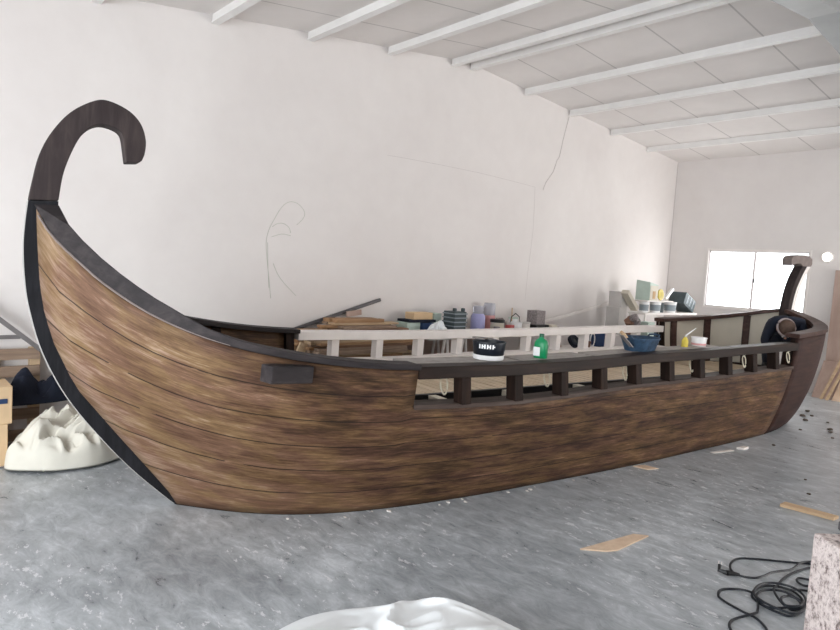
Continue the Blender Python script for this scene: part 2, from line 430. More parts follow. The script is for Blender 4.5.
VB = ([0, .144, .342, .608, .971, 1.464, 2.148, 3.238, 4.754, 6.02, 6.5, 6.85, 7.08, 7.2, 7.25],
      [.045, .185, .353, .513, .63, .707, .745, .753, .70, .62, .55, .45, .30, .15, .05])
# gunwale (top edge of planking): u, v, z
G = [(-.771, .045, 1.815), (-.755, .075, 1.71), (-.70, .14, 1.61), (-.62, .225, 1.52), (-.54, .31, 1.44), (-.455, .40, 1.357), (-.36, .49, 1.31),
     (-.22, .62, 1.212), (-.005, .76, 1.135), (.24, .88, 1.083), (.465, .93, 1.045), (.80, .97, 1.0), (1.21, .985, .978), (1.6, .995, .96), (2.1, 1.0, .955), (3., .965, .955), (4, .925, .97), (5, .905, .99), (6.09, .87, 1.10),
     (6.5, .84, 1.12), (6.9, .78, 1.145), (7.2, .64, 1.18), (7.4, .45, 1.225), (7.52, .25, 1.275), (7.58, .05, 1.315)]
def Uinv(u, z):
    lo, hi = 0., US
    for _ in range(40):
        m = (lo+hi)/2
        if uof(m, z) < u: lo = m
        else: hi = m
    return (lo+hi)/2
GU = [Uinv(u, z) for u, v, z in G]; GU[0] = 0; GU[-1] = US
GV = [g[1] for g in G]; GZ = [g[2] for g in G]
ZS = ([1.195, 2.0, 2.5, 2.95, 3.5, 4.0, 4.5, 5.5, 6.1], [.736, .717, .722, .738, .747, .749, .754, .770, .778])
_fu = np.linspace(0, US, 726)
def _smooth(ys):
    y = np.array([cub(u, GU, ys) for u in _fu]); out = y.copy()
    for it in range(3):
        src = out.copy()
        for i, u in enumerate(_fu):
            k = int(min(12, i, len(_fu)-1-i)) if (u < 1.1 or u > 6.4) else 0
            if u > 6.4: k = min(k, 5)
            if k: out[i] = src[i-k:i+k+1].mean()
    return out
_fz, _fv = _smooth(GZ), _smooth(GV)
def zg(Us): return float(np.interp(Us, _fu, _fz))
def vg(Us): return float(np.interp(Us, _fu, _fv))
def vb(Us): return cub(Us, *VB)
def zsill(Us):
    if Us < 1.195: return zg(Us)*(.72/zg(1.195))
    if Us > 6.1: return zg(Us)*(.766/zg(6.1))
    return cub(Us, *ZS)
def hull(Us, z):
    t = max(0., min(1., z/zg(Us)))
    k = max(0., min(1., (Us-5.6)/1.0)); b = .2*t+.8*math.sin(t*PI/2); b = b*(1-.6*k)+.6*k*math.sin(t*PI/2)**.55
    return vb(Us)+(vg(Us)-vb(Us))*b
def hp(Us, z, off=0., side=1):
    return L(uof(Us, z), side*max(hull(Us, z)-off, .004), z)
def hpn(Us, z, off, side):
    if Us < 5.9: return hp(Us, z, off, side)
    a = hp(max(Us-.012, 0), z, 0, side); b = hp(min(Us+.012, US), z, 0, side); d = (b-a).normalized(); n_ = Vector((d.y, -d.x, 0))
    if n_.y*side < 0: n_ = -n_
    if Us > 7.2: n_ = Vector((-1, 0, 0)) if n_.x > -.5 else n_
    q = hp(Us, z, 0, side)+n_*off
    if q.y*side > -.004: q.y = -.004*side
    return q
UL = sorted(set([round(x, 4) for x in np.concatenate([np.linspace(0, 1.195, 22), np.linspace(1.195, 6.1, 40), np.linspace(6.1, 7.0, 10), np.linspace(7.0, 7.25, 12)])]))
def hull_side(side):
    mb = MB(); bm = mb.bm; uvl = bm.loops.layers.uv.new('UVMap')
    rows = 14; up = 6; grid = []; par = []; aft = []
    for Us in UL:
        zs = zsill(Us); zt = zg(Us)
        col = [zs*j/rows for j in range(rows+1)]+[zs+(zt-zs)*j/up for j in range(1, up+1)]
        grid.append([bm.verts.new(hp(Us, z, 0, side)) for z in col])
        if len(grid) == 1: arc = [0.]*len(col)
        else: arc = [arc[k]+(grid[-1][k].co-grid[-2][k].co).length for k in range(len(col))]
        par.append([(arc[j]+(.0 if side > 0 else 12), .74*j/rows if j <= rows else .74+.26*(j-rows)/up) for j in range(rows+up+1)])
    for i in range(len(UL)-1):
        mid = (UL[i]+UL[i+1])/2
        for j in range(rows+up):
            if j >= rows and 1.195 < mid < 6.1: continue
            q = [(i, j), (i+1, j), (i+1, j+1), (i, j+1)]
            f = bm.faces.new([grid[a][b] for a, b in q])
            for lp, (a, b) in zip(f.loops, q): lp[uvl].uv = par[a][b]
            if mid > 6.1: aft.append(f)
    bm.faces.index_update(); ids = {f.index for f in aft}; back = MB(); back.bm = bm.copy()
    back.bm.faces.ensure_lookup_table(); back.bm.faces.index_update()
    bmesh.ops.delete(back.bm, geom=[f for f in back.bm.faces if f.index not in ids], context='FACES')
    bmesh.ops.delete(bm, geom=aft, context='FACES')
    for q_ in (bm, back.bm): bmesh.ops.delete(q_, geom=[v for v in q_.verts if not v.link_faces], context='VERTS')
    st_ = back.build('stern_planking', 'stern_stain', boat, True); st_['label'] = 'reddish dark planking of the stern quarter'
    o = mb.build('hull_planking', 'hull', boat, True)
    for ob in (st_,):
        ply = max(ob.data.polygons, key=lambda q: q.area)
        if ply.normal.y*side > 0: ob.data.flip_normals()
        md = ob.modifiers.new('solid', 'SOLIDIFY'); md.thickness = .03; md.offset = -1
    ply = max(o.data.polygons, key=lambda q: q.area)
    if ply.normal.y*side > 0: o.data.flip_normals()
    md = o.modifiers.new('solid', 'SOLIDIFY'); md.thickness = .03; md.offset = -1
    return o
hn = hull_side(1); hf = hull_side(-1)
# bottom boards inside
mb = MB(); US2 = np.linspace(.1, 7.1, 40)
vs = [[mb.bm.verts.new(hp(u, .015, .03, s)) for s in (1, -1)] for u in US2]
for a, b in zip(vs, vs[1:]): mb.bm.faces.new((a[0], b[0], b[1], a[1]))
mb.build('bottom_boards', 'dark_inside', boat)

# prow: stem timber below the joint, curled head above it
outer = [(.03, 0.0), (-.031, .054), (-.235, .262), (-.42, .486), (-.595, .737), (-.717, .995), (-.782, 1.235), (-.806, 1.4), (-.815, 1.575), (-.81, 1.70), (-.797, 1.83)]
inner = [(-.655, 1.842), (-.66, 1.62), (-.64, 1.42), (-.60, 1.2), (-.52, 1.0), (-.40, .78), (-.2, .48), (0.02, .22), (.16, .04), (.2, 0.)]
oc = [(p.x, p.z) for p in smooth_curve([(a, 0, b) for a, b in outer], 5)]
ic = [(p.x, p.z) for p in smooth_curve([(a, 0, b) for a, b in inner], 5)]
MB().prism(oc+ic, -.058, .058).build('stem_post', 'stem_black', boat)
fr = MB(); n_ = len(oc)  # thin pale grey strip along the front face of the stem
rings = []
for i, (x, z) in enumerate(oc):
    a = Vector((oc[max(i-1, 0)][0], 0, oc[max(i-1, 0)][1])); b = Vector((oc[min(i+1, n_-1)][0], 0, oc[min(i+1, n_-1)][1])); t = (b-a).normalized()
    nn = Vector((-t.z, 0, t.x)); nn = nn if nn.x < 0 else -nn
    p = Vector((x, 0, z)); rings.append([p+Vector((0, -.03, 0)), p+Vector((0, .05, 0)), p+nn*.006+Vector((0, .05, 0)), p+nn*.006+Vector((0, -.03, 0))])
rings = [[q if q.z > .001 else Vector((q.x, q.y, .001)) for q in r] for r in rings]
o = fr.sweep(rings).build('stem_face_strip', 'pale_grey', boat); o['label'] = 'pale front face of the stem'
ho = [(-.797, 1.835), (-.784, 1.915), (-.747, 2.092), (-.687, 2.225), (-.598, 2.343), (-.486, 2.422), (-.41, 2.434), (-.307, 2.398), (-.243, 2.335), (-.214, 2.25), (-.217, 2.172), (-.232, 2.125)]
hi = [(-.245, 2.112), (-.315, 2.103)]
hin = [(-.327, 2.189), (-.343, 2.261), (-.386, 2.29), (-.453, 2.296), (-.51, 2.266), (-.557, 2.205), (-.601, 2.104), (-.636, 1.985), (-.655, 1.845)]
c1 = [(p.x, p.z) for p in smooth_curve([(a, 0, b) for a, b in ho], 5)]
c2 = [(p.x, p.z) for p in smooth_curve([(a, 0, b) for a, b in hin], 5)]
MB().prism(c1+hi+c2, -.062, .062).build('prow_scroll', 'stem_wood', boat, False, .006)

# stern post with its forward hook
def plank_prism(pts, w, name, mat):
    mb = MB(); mb.prism(pts, -w, w); return mb.build(name, mat, boat, False, .005)
ST_ = 0
sp_in = smooth_curve([(7.50, 0, 1.0), (7.50, 0, 1.25), (7.515, 0, 1.4), (7.565, 0, 1.6), (7.655, 0, 1.78), (7.77, 0, 1.925)], 4)
sp_out = smooth_curve([(7.98, 0, 1.93), (7.86, 0, 1.78), (7.75, 0, 1.6), (7.69, 0, 1.4), (7.67, 0, 1.25), (7.66, 0, 1.0)], 4)
plank_prism([(p.x, p.z) for p in sp_in]+[(p.x-.085, p.z) for p in sp_out], .055, 'stern_post', 'stem_wood')
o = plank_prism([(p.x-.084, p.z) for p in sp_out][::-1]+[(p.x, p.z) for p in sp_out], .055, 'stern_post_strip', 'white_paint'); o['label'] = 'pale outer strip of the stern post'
hk = [(7.47, 1.915), (7.46, 2.0), (7.50, 2.035), (7.62, 2.055), (7.78, 2.068), (7.92, 2.06), (8.0, 2.02), (8.01, 1.96), (7.98, 1.925), (7.77, 1.92), (7.7, 1.95), (7.60, 1.945)]
plank_prism(hk, .06, 'stern_scroll', 'weathered_and_highlight')

# gunwale caps (bow pair and the stern one)
TH = ([0, .18, .33, .44, .6, 1.2], [.118, .105, .085, .055, .040, .034])
def cap(Ulist, side, thick, wid, name, mat, parent=boat):
    mb = MB(); rings = []
    for Us in Ulist:
        z = zg(Us); a = hp(max(Us-.02, 0), zg(max(Us-.02, 0)), 0, side); b = hp(min(Us+.02, US), zg(min(Us+.02, US)), 0, side)
        d = b-a; hl = math.hypot(d.x, d.y); s_ = d.z/hl
        tx = Vector((d.x/hl, d.y/hl, 0)); nn = Vector((-tx.x*s_, -tx.y*s_, 1)).normalized()
        if Us < .06: nn = (nn*(Us/.06)+Vector((1, 0, .05))*(1-Us/.06)).normalized()
        p = hp(Us, z, 0, side); outd = Vector((0, -side, 0)) if Us < 6.2 else Vector((-d.y, d.x, 0)).normalized()
        if outd.y*side > 0 and Us < 6.2: outd = -outd
        if Us >= 6.2:
            outd = Vector((d.y, -d.x, 0)).normalized()*(1 if side > 0 else -1)
        th = cub(Us, *TH) if thick is None else thick
        w_in = min(wid, max(-p.y*side-.002, .01)) if Us < 6.2 else wid
        po = p+outd*.018; pi = p-outd*w_in
        if pi.y*side > -.002: pi.y = -.002*side
        rings.append([po, po+nn*th, pi+nn*th, pi])
    mb.sweep(rings); return mb.build(name, mat, parent, False, .006)
UB = np.linspace(0, 1.205, 26); USN = list(np.linspace(6.08, 7.0, 10))+list(np.linspace(7.03, 7.245, 12))
for s in (1, -1):
    cap(UB, s, None, .15, 'gunwale_cap', 'slate_wood'); cap(USN, s, .045, .13, 'gunwale_cap', 'stern_brown')
mb = MB(); mb.tube([hp(u, zg(u)+.004, -.019, 1) for u in np.linspace(.01, .5, 22)], [.006]*8+[.006-.0003*k for k in range(14)], 6)  # thin pale tube standing in for the highlight on the cap's lower edge
mb.build('cap_highlight', 'weathered_and_highlight', boat, True)['label'] = 'pale painted highlight along the lower edge of the bow cap'
MB().box(tuple(hp(.2, zg(.2), .03, -1)+Vector((.06, 0, .115))), (.05, .05, .035), 0, 0, .6).build('cleat', 'slate_wood', boat)
# end frames where the raised bow and stern meet the open rail
def rib(Us, side, z0, z1, off, dep, w, name, mat):
    mb = MB(); rings = []
    for z in np.linspace(z0, z1, 8):
        p = hpn(Us, z, off, side); q = hpn(Us, z, off+dep, side); t_ = Vector(((q-p).y, -(q-p).x, 0)).normalized()*(w/2)
        rings.append([p-t_, p+t_, q+t_, q-t_])
    mb.sweep(rings); return mb.build(name, mat, boat)
for s in (1, -1):
    rib(1.155, s, .55, zg(1.155), .031, .06, .07, 'rib', 'dark_wood_z')
    rib(6.13, s, .61, zg(6.13), .031, .05, .06, 'rib', 'dark_wood_z')
for Us in (.35, .75): rib(Us, -1, .5, zg(Us)-.01, .031, .05, .06, 'rib', 'dark_wood_z')
# cream lining with dark ribs inside the far side of the stern
mb = MB(); g = []
for Us in [u for u in UL if u >= 6.1]:
    g.append([mb.bm.verts.new(hpn(Us, .6+(zg(Us)-.6)*j/6, .040, -1)) for j in range(7)])
for a, b in zip(g, g[1:]):
    for j in range(6): mb.bm.faces.new((a[j], b[j], b[j+1], a[j+1]))
mb.build('stern_lining', 'cream', boat, True)['label'] = 'cream lining boards inside the stern'
for Us in (6.31, 6.79, 7.125): rib(Us, -1, .605, zg(Us)-.002, .042, .035, .085, 'rib', 'stern_brown')

# rails, sills, rail posts
RZT = ([1.1, 1.6, 2.0, 2.5, 3.0, 3.5, 4.0, 4.5, 5.1, 6.1], [.998, .993, .988, .990, .997, 1.008, 1.014, 1.022, 1.037, 1.05])
def railtop(u): return cub(u, *RZT)
def vr(u): return cub(u, [1.1, 1.6, 2.1, 3.0, 3.5, 4.5, 5.1, 6.1], [.985, 1.0, 1.0, .965, .935, .925, .915, .88])
UR = np.linspace(1.2, 6.1, 36)
def rail(side, name, mat):
    mb = MB(); rings = []
    for u in UR:
        z = railtop(u); v = vr(u)
        rings.append([L(u, side*v, z-.078), L(u, side*v, z), L(u, side*(v-.13), z), L(u, side*(v-.13), z-.078)])
    mb.sweep(rings); return mb.build(name, mat, boat, False, .006)
rail(1, 'rail', 'rail_wood'); rail(-1, 'rail', 'white_paint')['label'] = 'white painted rail along the far side'
for side, mat in ((1, 'sill_wood'), (-1, 'white_paint')):
    mb = MB(); rings = []
    for u in UR:
        z = zsill(u); v = hull(u, z)
        rings.append([L(u, side*(v+.014), z-.010), L(u, side*(v+.014), z+.02), L(u, side*(v-.14), z+.02), L(u, side*(v-.14), z-.010)])
    mb.sweep(rings).build('sill', mat, boat, False, .004)
# white inner board below the far openings
mb = MB(); g = []
for u in UR: g.append([mb.bm.verts.new(hp(u, z, .036, -1)) for z in np.linspace(.6, zsill(u)-.005, 4)])
for a, b in zip(g, g[1:]):
    for j in range(3): mb.bm.faces.new((a[j], b[j], b[j+1], a[j+1]))
mb.build('inner_board', 'white_paint', boat, True)['label'] = 'white inner board below the far openings'
PU = [1.57+.455*k for k in range(10)]
for side, mat in ((1, 'dark_wood_z'), (-1, 'white_paint')):
    for u in PU:
        zb = zsill(u)+.018; zt = railtop(u)-.076; vt = vr(u); vbm = vt+(.012 if side > 0 else 0); w = .037
        mb = MB()
        mb.hexa([L(u-w, side*(vbm-.005), zb), L(u+w, side*(vbm-.005), zb), L(u+w, side*(vbm-.10), zb), L(u-w, side*(vbm-.10), zb),
                 L(u-w, side*(vt-.012), zt), L(u+w, side*(vt-.012), zt), L(u+w, side*(vt-.105), zt), L(u-w, side*(vt-.105), zt)])
        mb.build('rail_post', mat, boat, False, .004)
# deck: cross planks on the far half, an edge board, a pale strip along the near side
mb = MB(); u = .9
while u < 6.1:
    w = .095; uu = min(u+w-.013, 6.1)
    va = hull(u, .6)-.05
    mb.box(tuple(L((u+uu)/2, (-va+.05)/2, .588)), (uu-u, va+.05, .022)); u += w
mb.build('deck', 'deck_wood', boat)['label'] = 'pale plank deck'
mb = MB(); u = 6.105
while u < 6.9:
    w = .095; va = hull(u+w/2, .6)-.07
    mb.box(tuple(L(u+w/2+.1, 0, .588)), (w-.006, 2*va, .022)); u += w
mb.build('stern_deck', 'deck_wood', boat)
MB().hexa([L(.9, .052, .50), L(6.1, .052, .50), L(6.1, .09, .50), L(.9, .09, .50), L(.9, .052, .602), L(6.1, .052, .602), L(6.1, .09, .602), L(.9, .09, .602)]).build('deck_edge', 'black', boat)
mb = MB(); u = 1.9
for wlen in (.62, .8, .55, .9, .7, .5):
    a, b = u, min(u+wlen, 6.1)
    mb.hexa([L(a, .36, .53), L(b, .36, .53), L(b, hull(b, .53)-.04, .53), L(a, hull(a, .53)-.04, .53), L(a, .36, .55), L(b, .36, .55), L(b, hull(b, .55)-.04, .55), L(a, hull(a, .55)-.04, .55)]); u += wlen+.05
mb.build('side_deck', 'pale_grey', boat)['label'] = 'pale grey side deck boards behind the near openings'
for u in (1.35, 1.95, 2.72, 3.6, 4.35, 5.2, 5.85):
    MB().box(tuple(L(u, .22, .57)), (.07, .27, .05)).build('cross_beam', 'cream', boat)
# pale boards laid level with the near rail on its inner side
mb = MB(); u = 1.22
for wlen in (.9, .74, .62, 1.12):
    a, b = u, min(u+wlen, 6.08); zf = lambda q: railtop(q)
    mb.hexa([L(a, .64, zf(a)-.024), L(b, .62, zf(b)-.024), L(b, vr(b)-.134, zf(b)-.024), L(a, vr(a)-.134, zf(a)-.024), L(a, .64, zf(a)-.001), L(b, .62, zf(b)-.001), L(b, vr(b)-.134, zf(b)-.001), L(a, vr(a)-.134, zf(a)-.001)]); u += wlen+.06
mb.build('inner_shelf', 'worn_grey', boat)['label'] = 'pale grey shelf boards level with the near rail'
for u in (1.57, 2.48, 3.39, 4.3):
    MB().box(tuple(L(u, .75, railtop(u)-.045)), (.05, .22, .04)).build('shelf_bracket', 'pale_grey', boat)
# oar block under the bow cap
ob = MB(); Us = Uinv(.37, .99); c = hp(Us, .985, -.055, 1)
b_ = ob.box((c.x, c.y, c.z), (.27, .11, .095), math.radians(12), 0, math.radians(4)).build('oar_block', 'grey_metal', boat, False, .008)
b_.data.materials[0] = M['slate_wood']
MB().lathe([(0, 0), (.022, 0), (.022, .002), (0, .002)], (c.x, c.y-.02, c.z+.0475), 16).build('oar_hole', 'black', b_)
# cream cable loops hanging inside the near openings
for i, (u, z) in enumerate(((1.50, .838), (2.44, .838), (3.33, .845), (4.25, .872), (5.12, .88), (5.97, .895))):
    mb = MB(); c = L(u, .845, z+.0)
    mb.tube([c+Vector((.028*math.sin(a)*(1+.25*math.cos(a)), .01*math.cos(a), .055*math.cos(a))) for a in np.linspace(0, 2*PI, 20)[:-1]], .006, 6, True)
    mb.tube([c+Vector((0, .01, .055)), L(u+.01, .86, railtop(u)-.077)], .005, 6)
    mb.build('cable_loop', 'cable_cream', boat, True)

# ------------------------------------------------------------------ things on the boat
def put(name, u, v, z, label, cat, rz=0., group=None): return empty(name, BW(u, v, z), RZ+rz, label, cat, group)
bk = put('bucket', 1.92, .775, .9945, 'black bucket with white base on the near rail shelf', 'bucket', .3); bk.scale = (.93, .93, .97)
MB().lathe([(0, 0), (.112, 0), (.116, .006), (.118, .032), (.114, .034), (0, .034)]).build('base_band', 'white_plastic', bk, True)
mb = MB(); mb.lathe([(.114, .034), (.115, .035), (.124, .118), (.128, .12), (.128, .128), (.121, .128), (.112, .05), (0, .048)]); mb.build('bucket_body', 'bucket_black', bk, True)
mb = MB(); mb.tube([(.128*math.cos(a), .128*math.sin(a), .128+.022*math.sin(a*.5)) for a in np.linspace(-.3, PI+.3, 18)], .004, 6)
mb.tube([(.128, .0, .118), (.132, -.02, .085), (.127, -.05, .04)], .003, 6); mb.build('wire_handle', 'grey_metal', bk, True)
mb = MB()
for k in range(6):
    a = -3.15+k*.165; r = .1235
    mb.box((r*math.cos(a), r*math.sin(a), .098), (.004, .011, .030), a)
    if k % 2: mb.box((r*math.cos(a+.06), r*math.sin(a+.06), .098), (.004, .016, .008), a)
mb.build('white_lettering', 'white_plastic', bk)
for a in (-1.0, -.7): MB().lathe([(0, 0), (.007, 0), (.007, .002), (0, .002)], m=Matrix.Rotation(a, 4, 'Z') @ Matrix.Translation((.1175, 0, .02)) @ Matrix.Rotation(PI/2, 4, 'Y'), n=10).build('rivet', 'black', bk)
jg = put('jug', 2.40, .80, railtop(2.40)-.001, 'green plastic jug with white label standing on the near rail shelf', 'jug', -1.2); jg.scale = (.9, .9, .87)
mb = MB()
rings = []
for z, sx, sy in ((0, .05, .034), (.006, .054, .038), (.10, .055, .039), (.135, .052, .037), (.155, .04, .03), (.168, .02, .02), (.18, .017, .017)):
    rings.append([Vector((sx*math.copysign(abs(math.cos(a))**.6, math.cos(a)), sy*math.copysign(abs(math.sin(a))**.6, math.sin(a)), z)) for a in np.linspace(0, 2*PI, 25)[:-1]])
mb.sweep(rings).build('jug_body', 'green_plastic', jg, True)
MB().lathe([(0, .18), (.02, .18), (.02, .205), (.017, .208), (0, .208)]).build('cap', 'dark_green', jg, True)
MB().box((-.02, -.0395, .058), (.058, .003, .075)).build('paper_label', 'white_plastic', jg)
tb = put('tub', 3.66, .72, railtop(3.56)-.001, 'dusty blue flexible tub with two handles on the near rail shelf', 'tub', .1)
rings = []
for z, k in ((0, .78), (.008, .8), (.095, 1.0), (.106, 1.04), (.114, 1.04), (.11, .97), (.02, .76), (.018, .3)):
    rings.append([Vector((.205*k*math.cos(a), .135*k*math.sin(a), z)) for a in np.linspace(0, 2*PI, 33)[:-1]])
MB().sweep(rings).build('tub_body', 'blue_tub', tb, True)
for s in (1, -1):
    MB().tube([(s*.20, -.05, .108), (s*.22, -.045, .128), (s*.227, 0, .134), (s*.22, .045, .128), (s*.20, .05, .108)], .009, 7).build('handle', 'blue_tub', tb, True)
tr = empty('trowel', BW(3.41, .77, railtop(3.41)+.09), RZ-.3, 'wooden-handled float leaning on the left rim of the blue tub', 'trowel')
mb = MB(); mb.box((.0, 0, .0), (.14, .06, .006), 0, 0, .75); mb.build('blade', 'grey_metal', tr)
MB().tube([(-.06, 0, .075), (-.03, 0, .055), (.0, 0, .03)], [.014, .016, .012], 8).build('grip', 'pale_wood_x', tr, True)
sb = put('spray_bottle', 4.34, .70, railtop(4.34)-.001, 'yellow bottle with a long white nozzle beside the white tub', 'bottle')
MB().lathe([(0, 0), (.028, 0), (.03, .004), (.03, .06), (.022, .075), (.014, .085), (.014, .095), (0, .095)]).build('bottle_body', 'yellow', sb, True)
MB().tube([(0, 0, .095), (.0, 0, .105), (.08, -.01, .15), (.13, -.015, .175)], [.012, .008, .005, .004], 8).build('nozzle', 'white_plastic', sb, True)
wt = put('plastic_tub', 4.56, .70, railtop(4.56)-.001, 'low white plastic tub on the rail shelf beside yellow bottle', 'tub')
MB().lathe([(0, 0), (.058, 0), (.062, .004), (.068, .075), (.073, .077), (.073, .085), (.066, .085), (.058, .008), (0, .006)]).build('tub_wall', 'white_plastic', wt, True)
MB().lathe([(.0635, .012), (.0665, .03), (.0635, .031)], n=24).build('tub_band', 'pink', wt, True)

# person crouching in the stern, bent forward towards the bow
def bp(u, v, z): return Vector((u, -v, z))
pe = empty('person', BW(7.08, .26, .6), RZ, 'person in navy jacket crouching bent forward inside the stern, head down', 'person')
def person():
    J = {}; E_ = []; order = []
    def j(n, p, r, par=None):
        J[n] = len(order); order.append((Vector(p), r))
        if par is not None: E_.append((J[par], J[n]))
    # local frame: x image-left/right axis a, toward camera c
    a = Vector((.83, -.56, 0)); c = Vector((-.90, -.44, 0)); z = Vector((0, 0, 1)); o = Vector((0, 0, 0))
    P = lambda x, y, h: o+a*x+c*y+z*h
    j('pelvis', P(0, -.22, .42), .15)
    j('belly', P(0, -.16, .54), .15, 'pelvis'); j('chest', P(.01, -.04, .62), .16, 'belly'); j('neckb', P(.01, .07, .62), .085, 'chest')
    j('neck', P(.005, .13, .60), .058, 'neckb'); j('head1', P(0, .19, .575), .088, 'neck'); j('head2', P(0, .235, .54), .09, 'head1'); j('chin', P(0, .20, .43), .052, 'head2')
    for s, n in ((-1, 'l'), (1, 'r')):
        j('sh'+n, P(s*.17, .04, .60), .078, 'chest'); j('el'+n, P(s*.25, .14, .36), .052, 'sh'+n); j('wr'+n, P(s*.13, .31, .22), .034, 'el'+n)
        j('ha'+n, P(s*.11, .35, .17), .034, 'wr'+n)
        for q, (dx, dy, dz) in enumerate(((-.03, .05, -.05), (-.01, .06, -.06), (.01, .055, -.062), (.028, .045, -.055))):
            j('f%d%s' % (q, n), P(s*.11+dx, .35+dy*.6, .17+dz*.6), .011, 'ha'+n); j('g%d%s' % (q, n), P(s*.11+dx, .35+dy*.7, .17+dz*1.2), .009, 'f%d%s' % (q, n))
        j('t'+n, P(s*.11-s*.045, .35, .16), .012, 'ha'+n)
        j('hip'+n, P(s*.10, -.18, .38), .105, 'pelvis'); j('kn'+n, P(s*.22, .10, .33), .066, 'hip'+n); j('an'+n, P(s*.2, -.10, .085), .045, 'kn'+n); j('to'+n, P(s*.22, .08, .045), .042, 'an'+n)
    me = bpy.data.meshes.new('body'); me.from_pydata([p for p, r in order], E_, [])
    o_ = bpy.data.objects.new('body', me); COL.objects.link(o_)
    md = o_.modifiers.new('skin', 'SKIN'); md.use_smooth_shade = True
    for i, (p, r) in enumerate(order): me.skin_vertices[0].data[i].radius = (r, r)
    me.skin_vertices[0].data[0].use_root = True
    sd = o_.modifiers.new('sub', 'SUBSURF'); sd.levels = 1; sd.render_levels = 1
    dg = bpy.context.evaluated_depsgraph_get(); dg.update()
    me2 = bpy.data.meshes.new_from_object(o_.evaluated_get(dg))
    bpy.data.objects.remove(o_)
    ob = bpy.data.objects.new('body', me2); COL.objects.link(ob); ob.parent = pe
    me2.materials.clear()
    for k in ('navy_cloth', 'jeans', 'skin', 'black'): me2.materials.append(M[k])
    pts = [p for p, r in order]
    def nearest(q):
        best = None
        for n, i in J.items():
            d = (q-pts[i]).length-order[i][1]*.6
            if best is None or d < best[0]: best = (d, n)
        return best[1]
    for p in me2.polygons:
        n = nearest(p.center); p.use_smooth = True
        if n[:4] in ('head', 'chin') and (p.center-P(0, .22, .52)).length < .125: p.material_index = 2
        elif n[:2] in ('ha',) or (n[0] in 'fgt' and n[:2] != 'to'): p.material_index = 2
        elif n.startswith('to') or n.startswith('an'): p.material_index = 3 if n.startswith('to') else 1
        elif n[:3] == 'hip' or n[:2] == 'kn' or n == 'pelvis': p.material_index = 1
        else: p.material_index = 0
    # hair on the crown, pale collar rim
    hc = P(0, .225, .55)
    mb = MB(); b = bmesh.new(); bmesh.ops.create_icosphere(b, subdivisions=3, radius=.104)
    kill = [v for v in b.verts if v.co.dot((c*.98+z*.2)) < .02]; bmesh.ops.delete(b, geom=kill, context='VERTS')
    mb.add(b, Matrix.Translation(hc)); h = mb.build('hair', 'hair', pe, True)
    md = h.modifiers.new('solid', 'SOLIDIFY'); md.thickness = .012
    # face parts under the lowered brow
    mb = MB()
    mb.tube([P(0, .25, .45), P(0, .255, .425), P(0, .235, .425)], [.008, .014, .01], 8); mb.build('nose', 'skin', pe, True)
    for s in (-1, 1):
        b = bmesh.new(); bmesh.ops.create_icosphere(b, subdivisions=2, radius=.012); m_ = MB(); m_.add(b, Matrix.Translation(P(s*.032, .255, .448))); m_.build('eye', 'white_plastic', pe, True)
        b = bmesh.new(); bmesh.ops.create_icosphere(b, subdivisions=2, radius=.028); m_ = MB(); m_.add(b, Matrix.Translation(P(s*.09, .20, .53)) @ Matrix.Diagonal((.5, .9, 1.1, 1))); m_.build('ear', 'skin', pe, True)
    axis = (c*.98+z*.2).normalized(); e1 = a; e2 = axis.cross(a).normalized()
    mb = MB(); mb.tube([hc+axis*.02+(e1*math.cos(t)+e2*math.sin(t))*.106 for t in np.linspace(0, 2*PI, 28)[:-1]], .012, 8, True)
    mb.build('headband', 'grey_cloth', pe, True)['label'] = 'pale grey band round the head'
person()

# ------------------------------------------------------------------ along the long wall
def box_thing(name, c, s, mat, label, cat, rz=0., rx=0., ry=0., bev=.004, group=None):
    o = MB().box((0, 0, 0), s, 0, 0, 0, bev).build(name, mat); o.location = c; o.rotation_euler = (rx, ry, rz)
    return tag(o, label, cat, group)
# trestles carrying the timber
def trestle(y, h, x0, x1, label, mat='timber_y', group=None):
    t = empty('trestle', (0, y, 0), 0, label, 'trestle', group)
    MB().box(((x0+x1)/2, 0, h-.025), (x1-x0, .06, .05)).build('top_beam', mat, t)
    for x in (x0+.06, x1-.06):
        for s in (-1, 1):
            MB().tube([(x, s*.02, h-.05), (x, s*.16, .012)], .016, 6).build('leg', mat, t)
    return t
trestle(3.62, .46, -5.72, -5.14, 'wooden trestle under the left end of the timber pile')
trestle(4.28, .46, -5.72, -5.14, 'wooden trestle under the right end of the timber pile')
g = 'sawn planks in the pile along the long wall'
z = .46
for layer in range(19):
    th = (.025, .028, .022, .038, .03)[layer % 5]; x = -5.73
    nacross = 4 if layer < 15 else (3 if layer < 17 else 2)
    top = layer >= 15
    for k in range(nacross):
        w = R_.uniform(.10, .14)
        ln = R_.uniform(1.05, 1.3) if not top else R_.uniform(.6, 1.0); yc = 3.94+R_.uniform(-.09, .09)+(R_.uniform(.02, .22) if top else 0)
        dead = 0 if not top else R_.uniform(-.004, .004)
        c = (x+w/2, yc, z+th/2)
        o = MB().box((0, 0, 0), (w-.006, ln, th-.002), 0, 0, 0, .002).build('plank', R_.choice(('timber_y', 'timber_grey', 'timber_y', 'timber_dark', 'pale_wood_y')))
        o.location = c; o.rotation_euler = (0, 0, R_.uniform(-.015, .015) if not top else R_.uniform(-.03, .03))
        tag(o, 'sawn brown plank lying in the timber pile against the long wall', 'plank', g); x += w+.012
    z += th
ztop = z
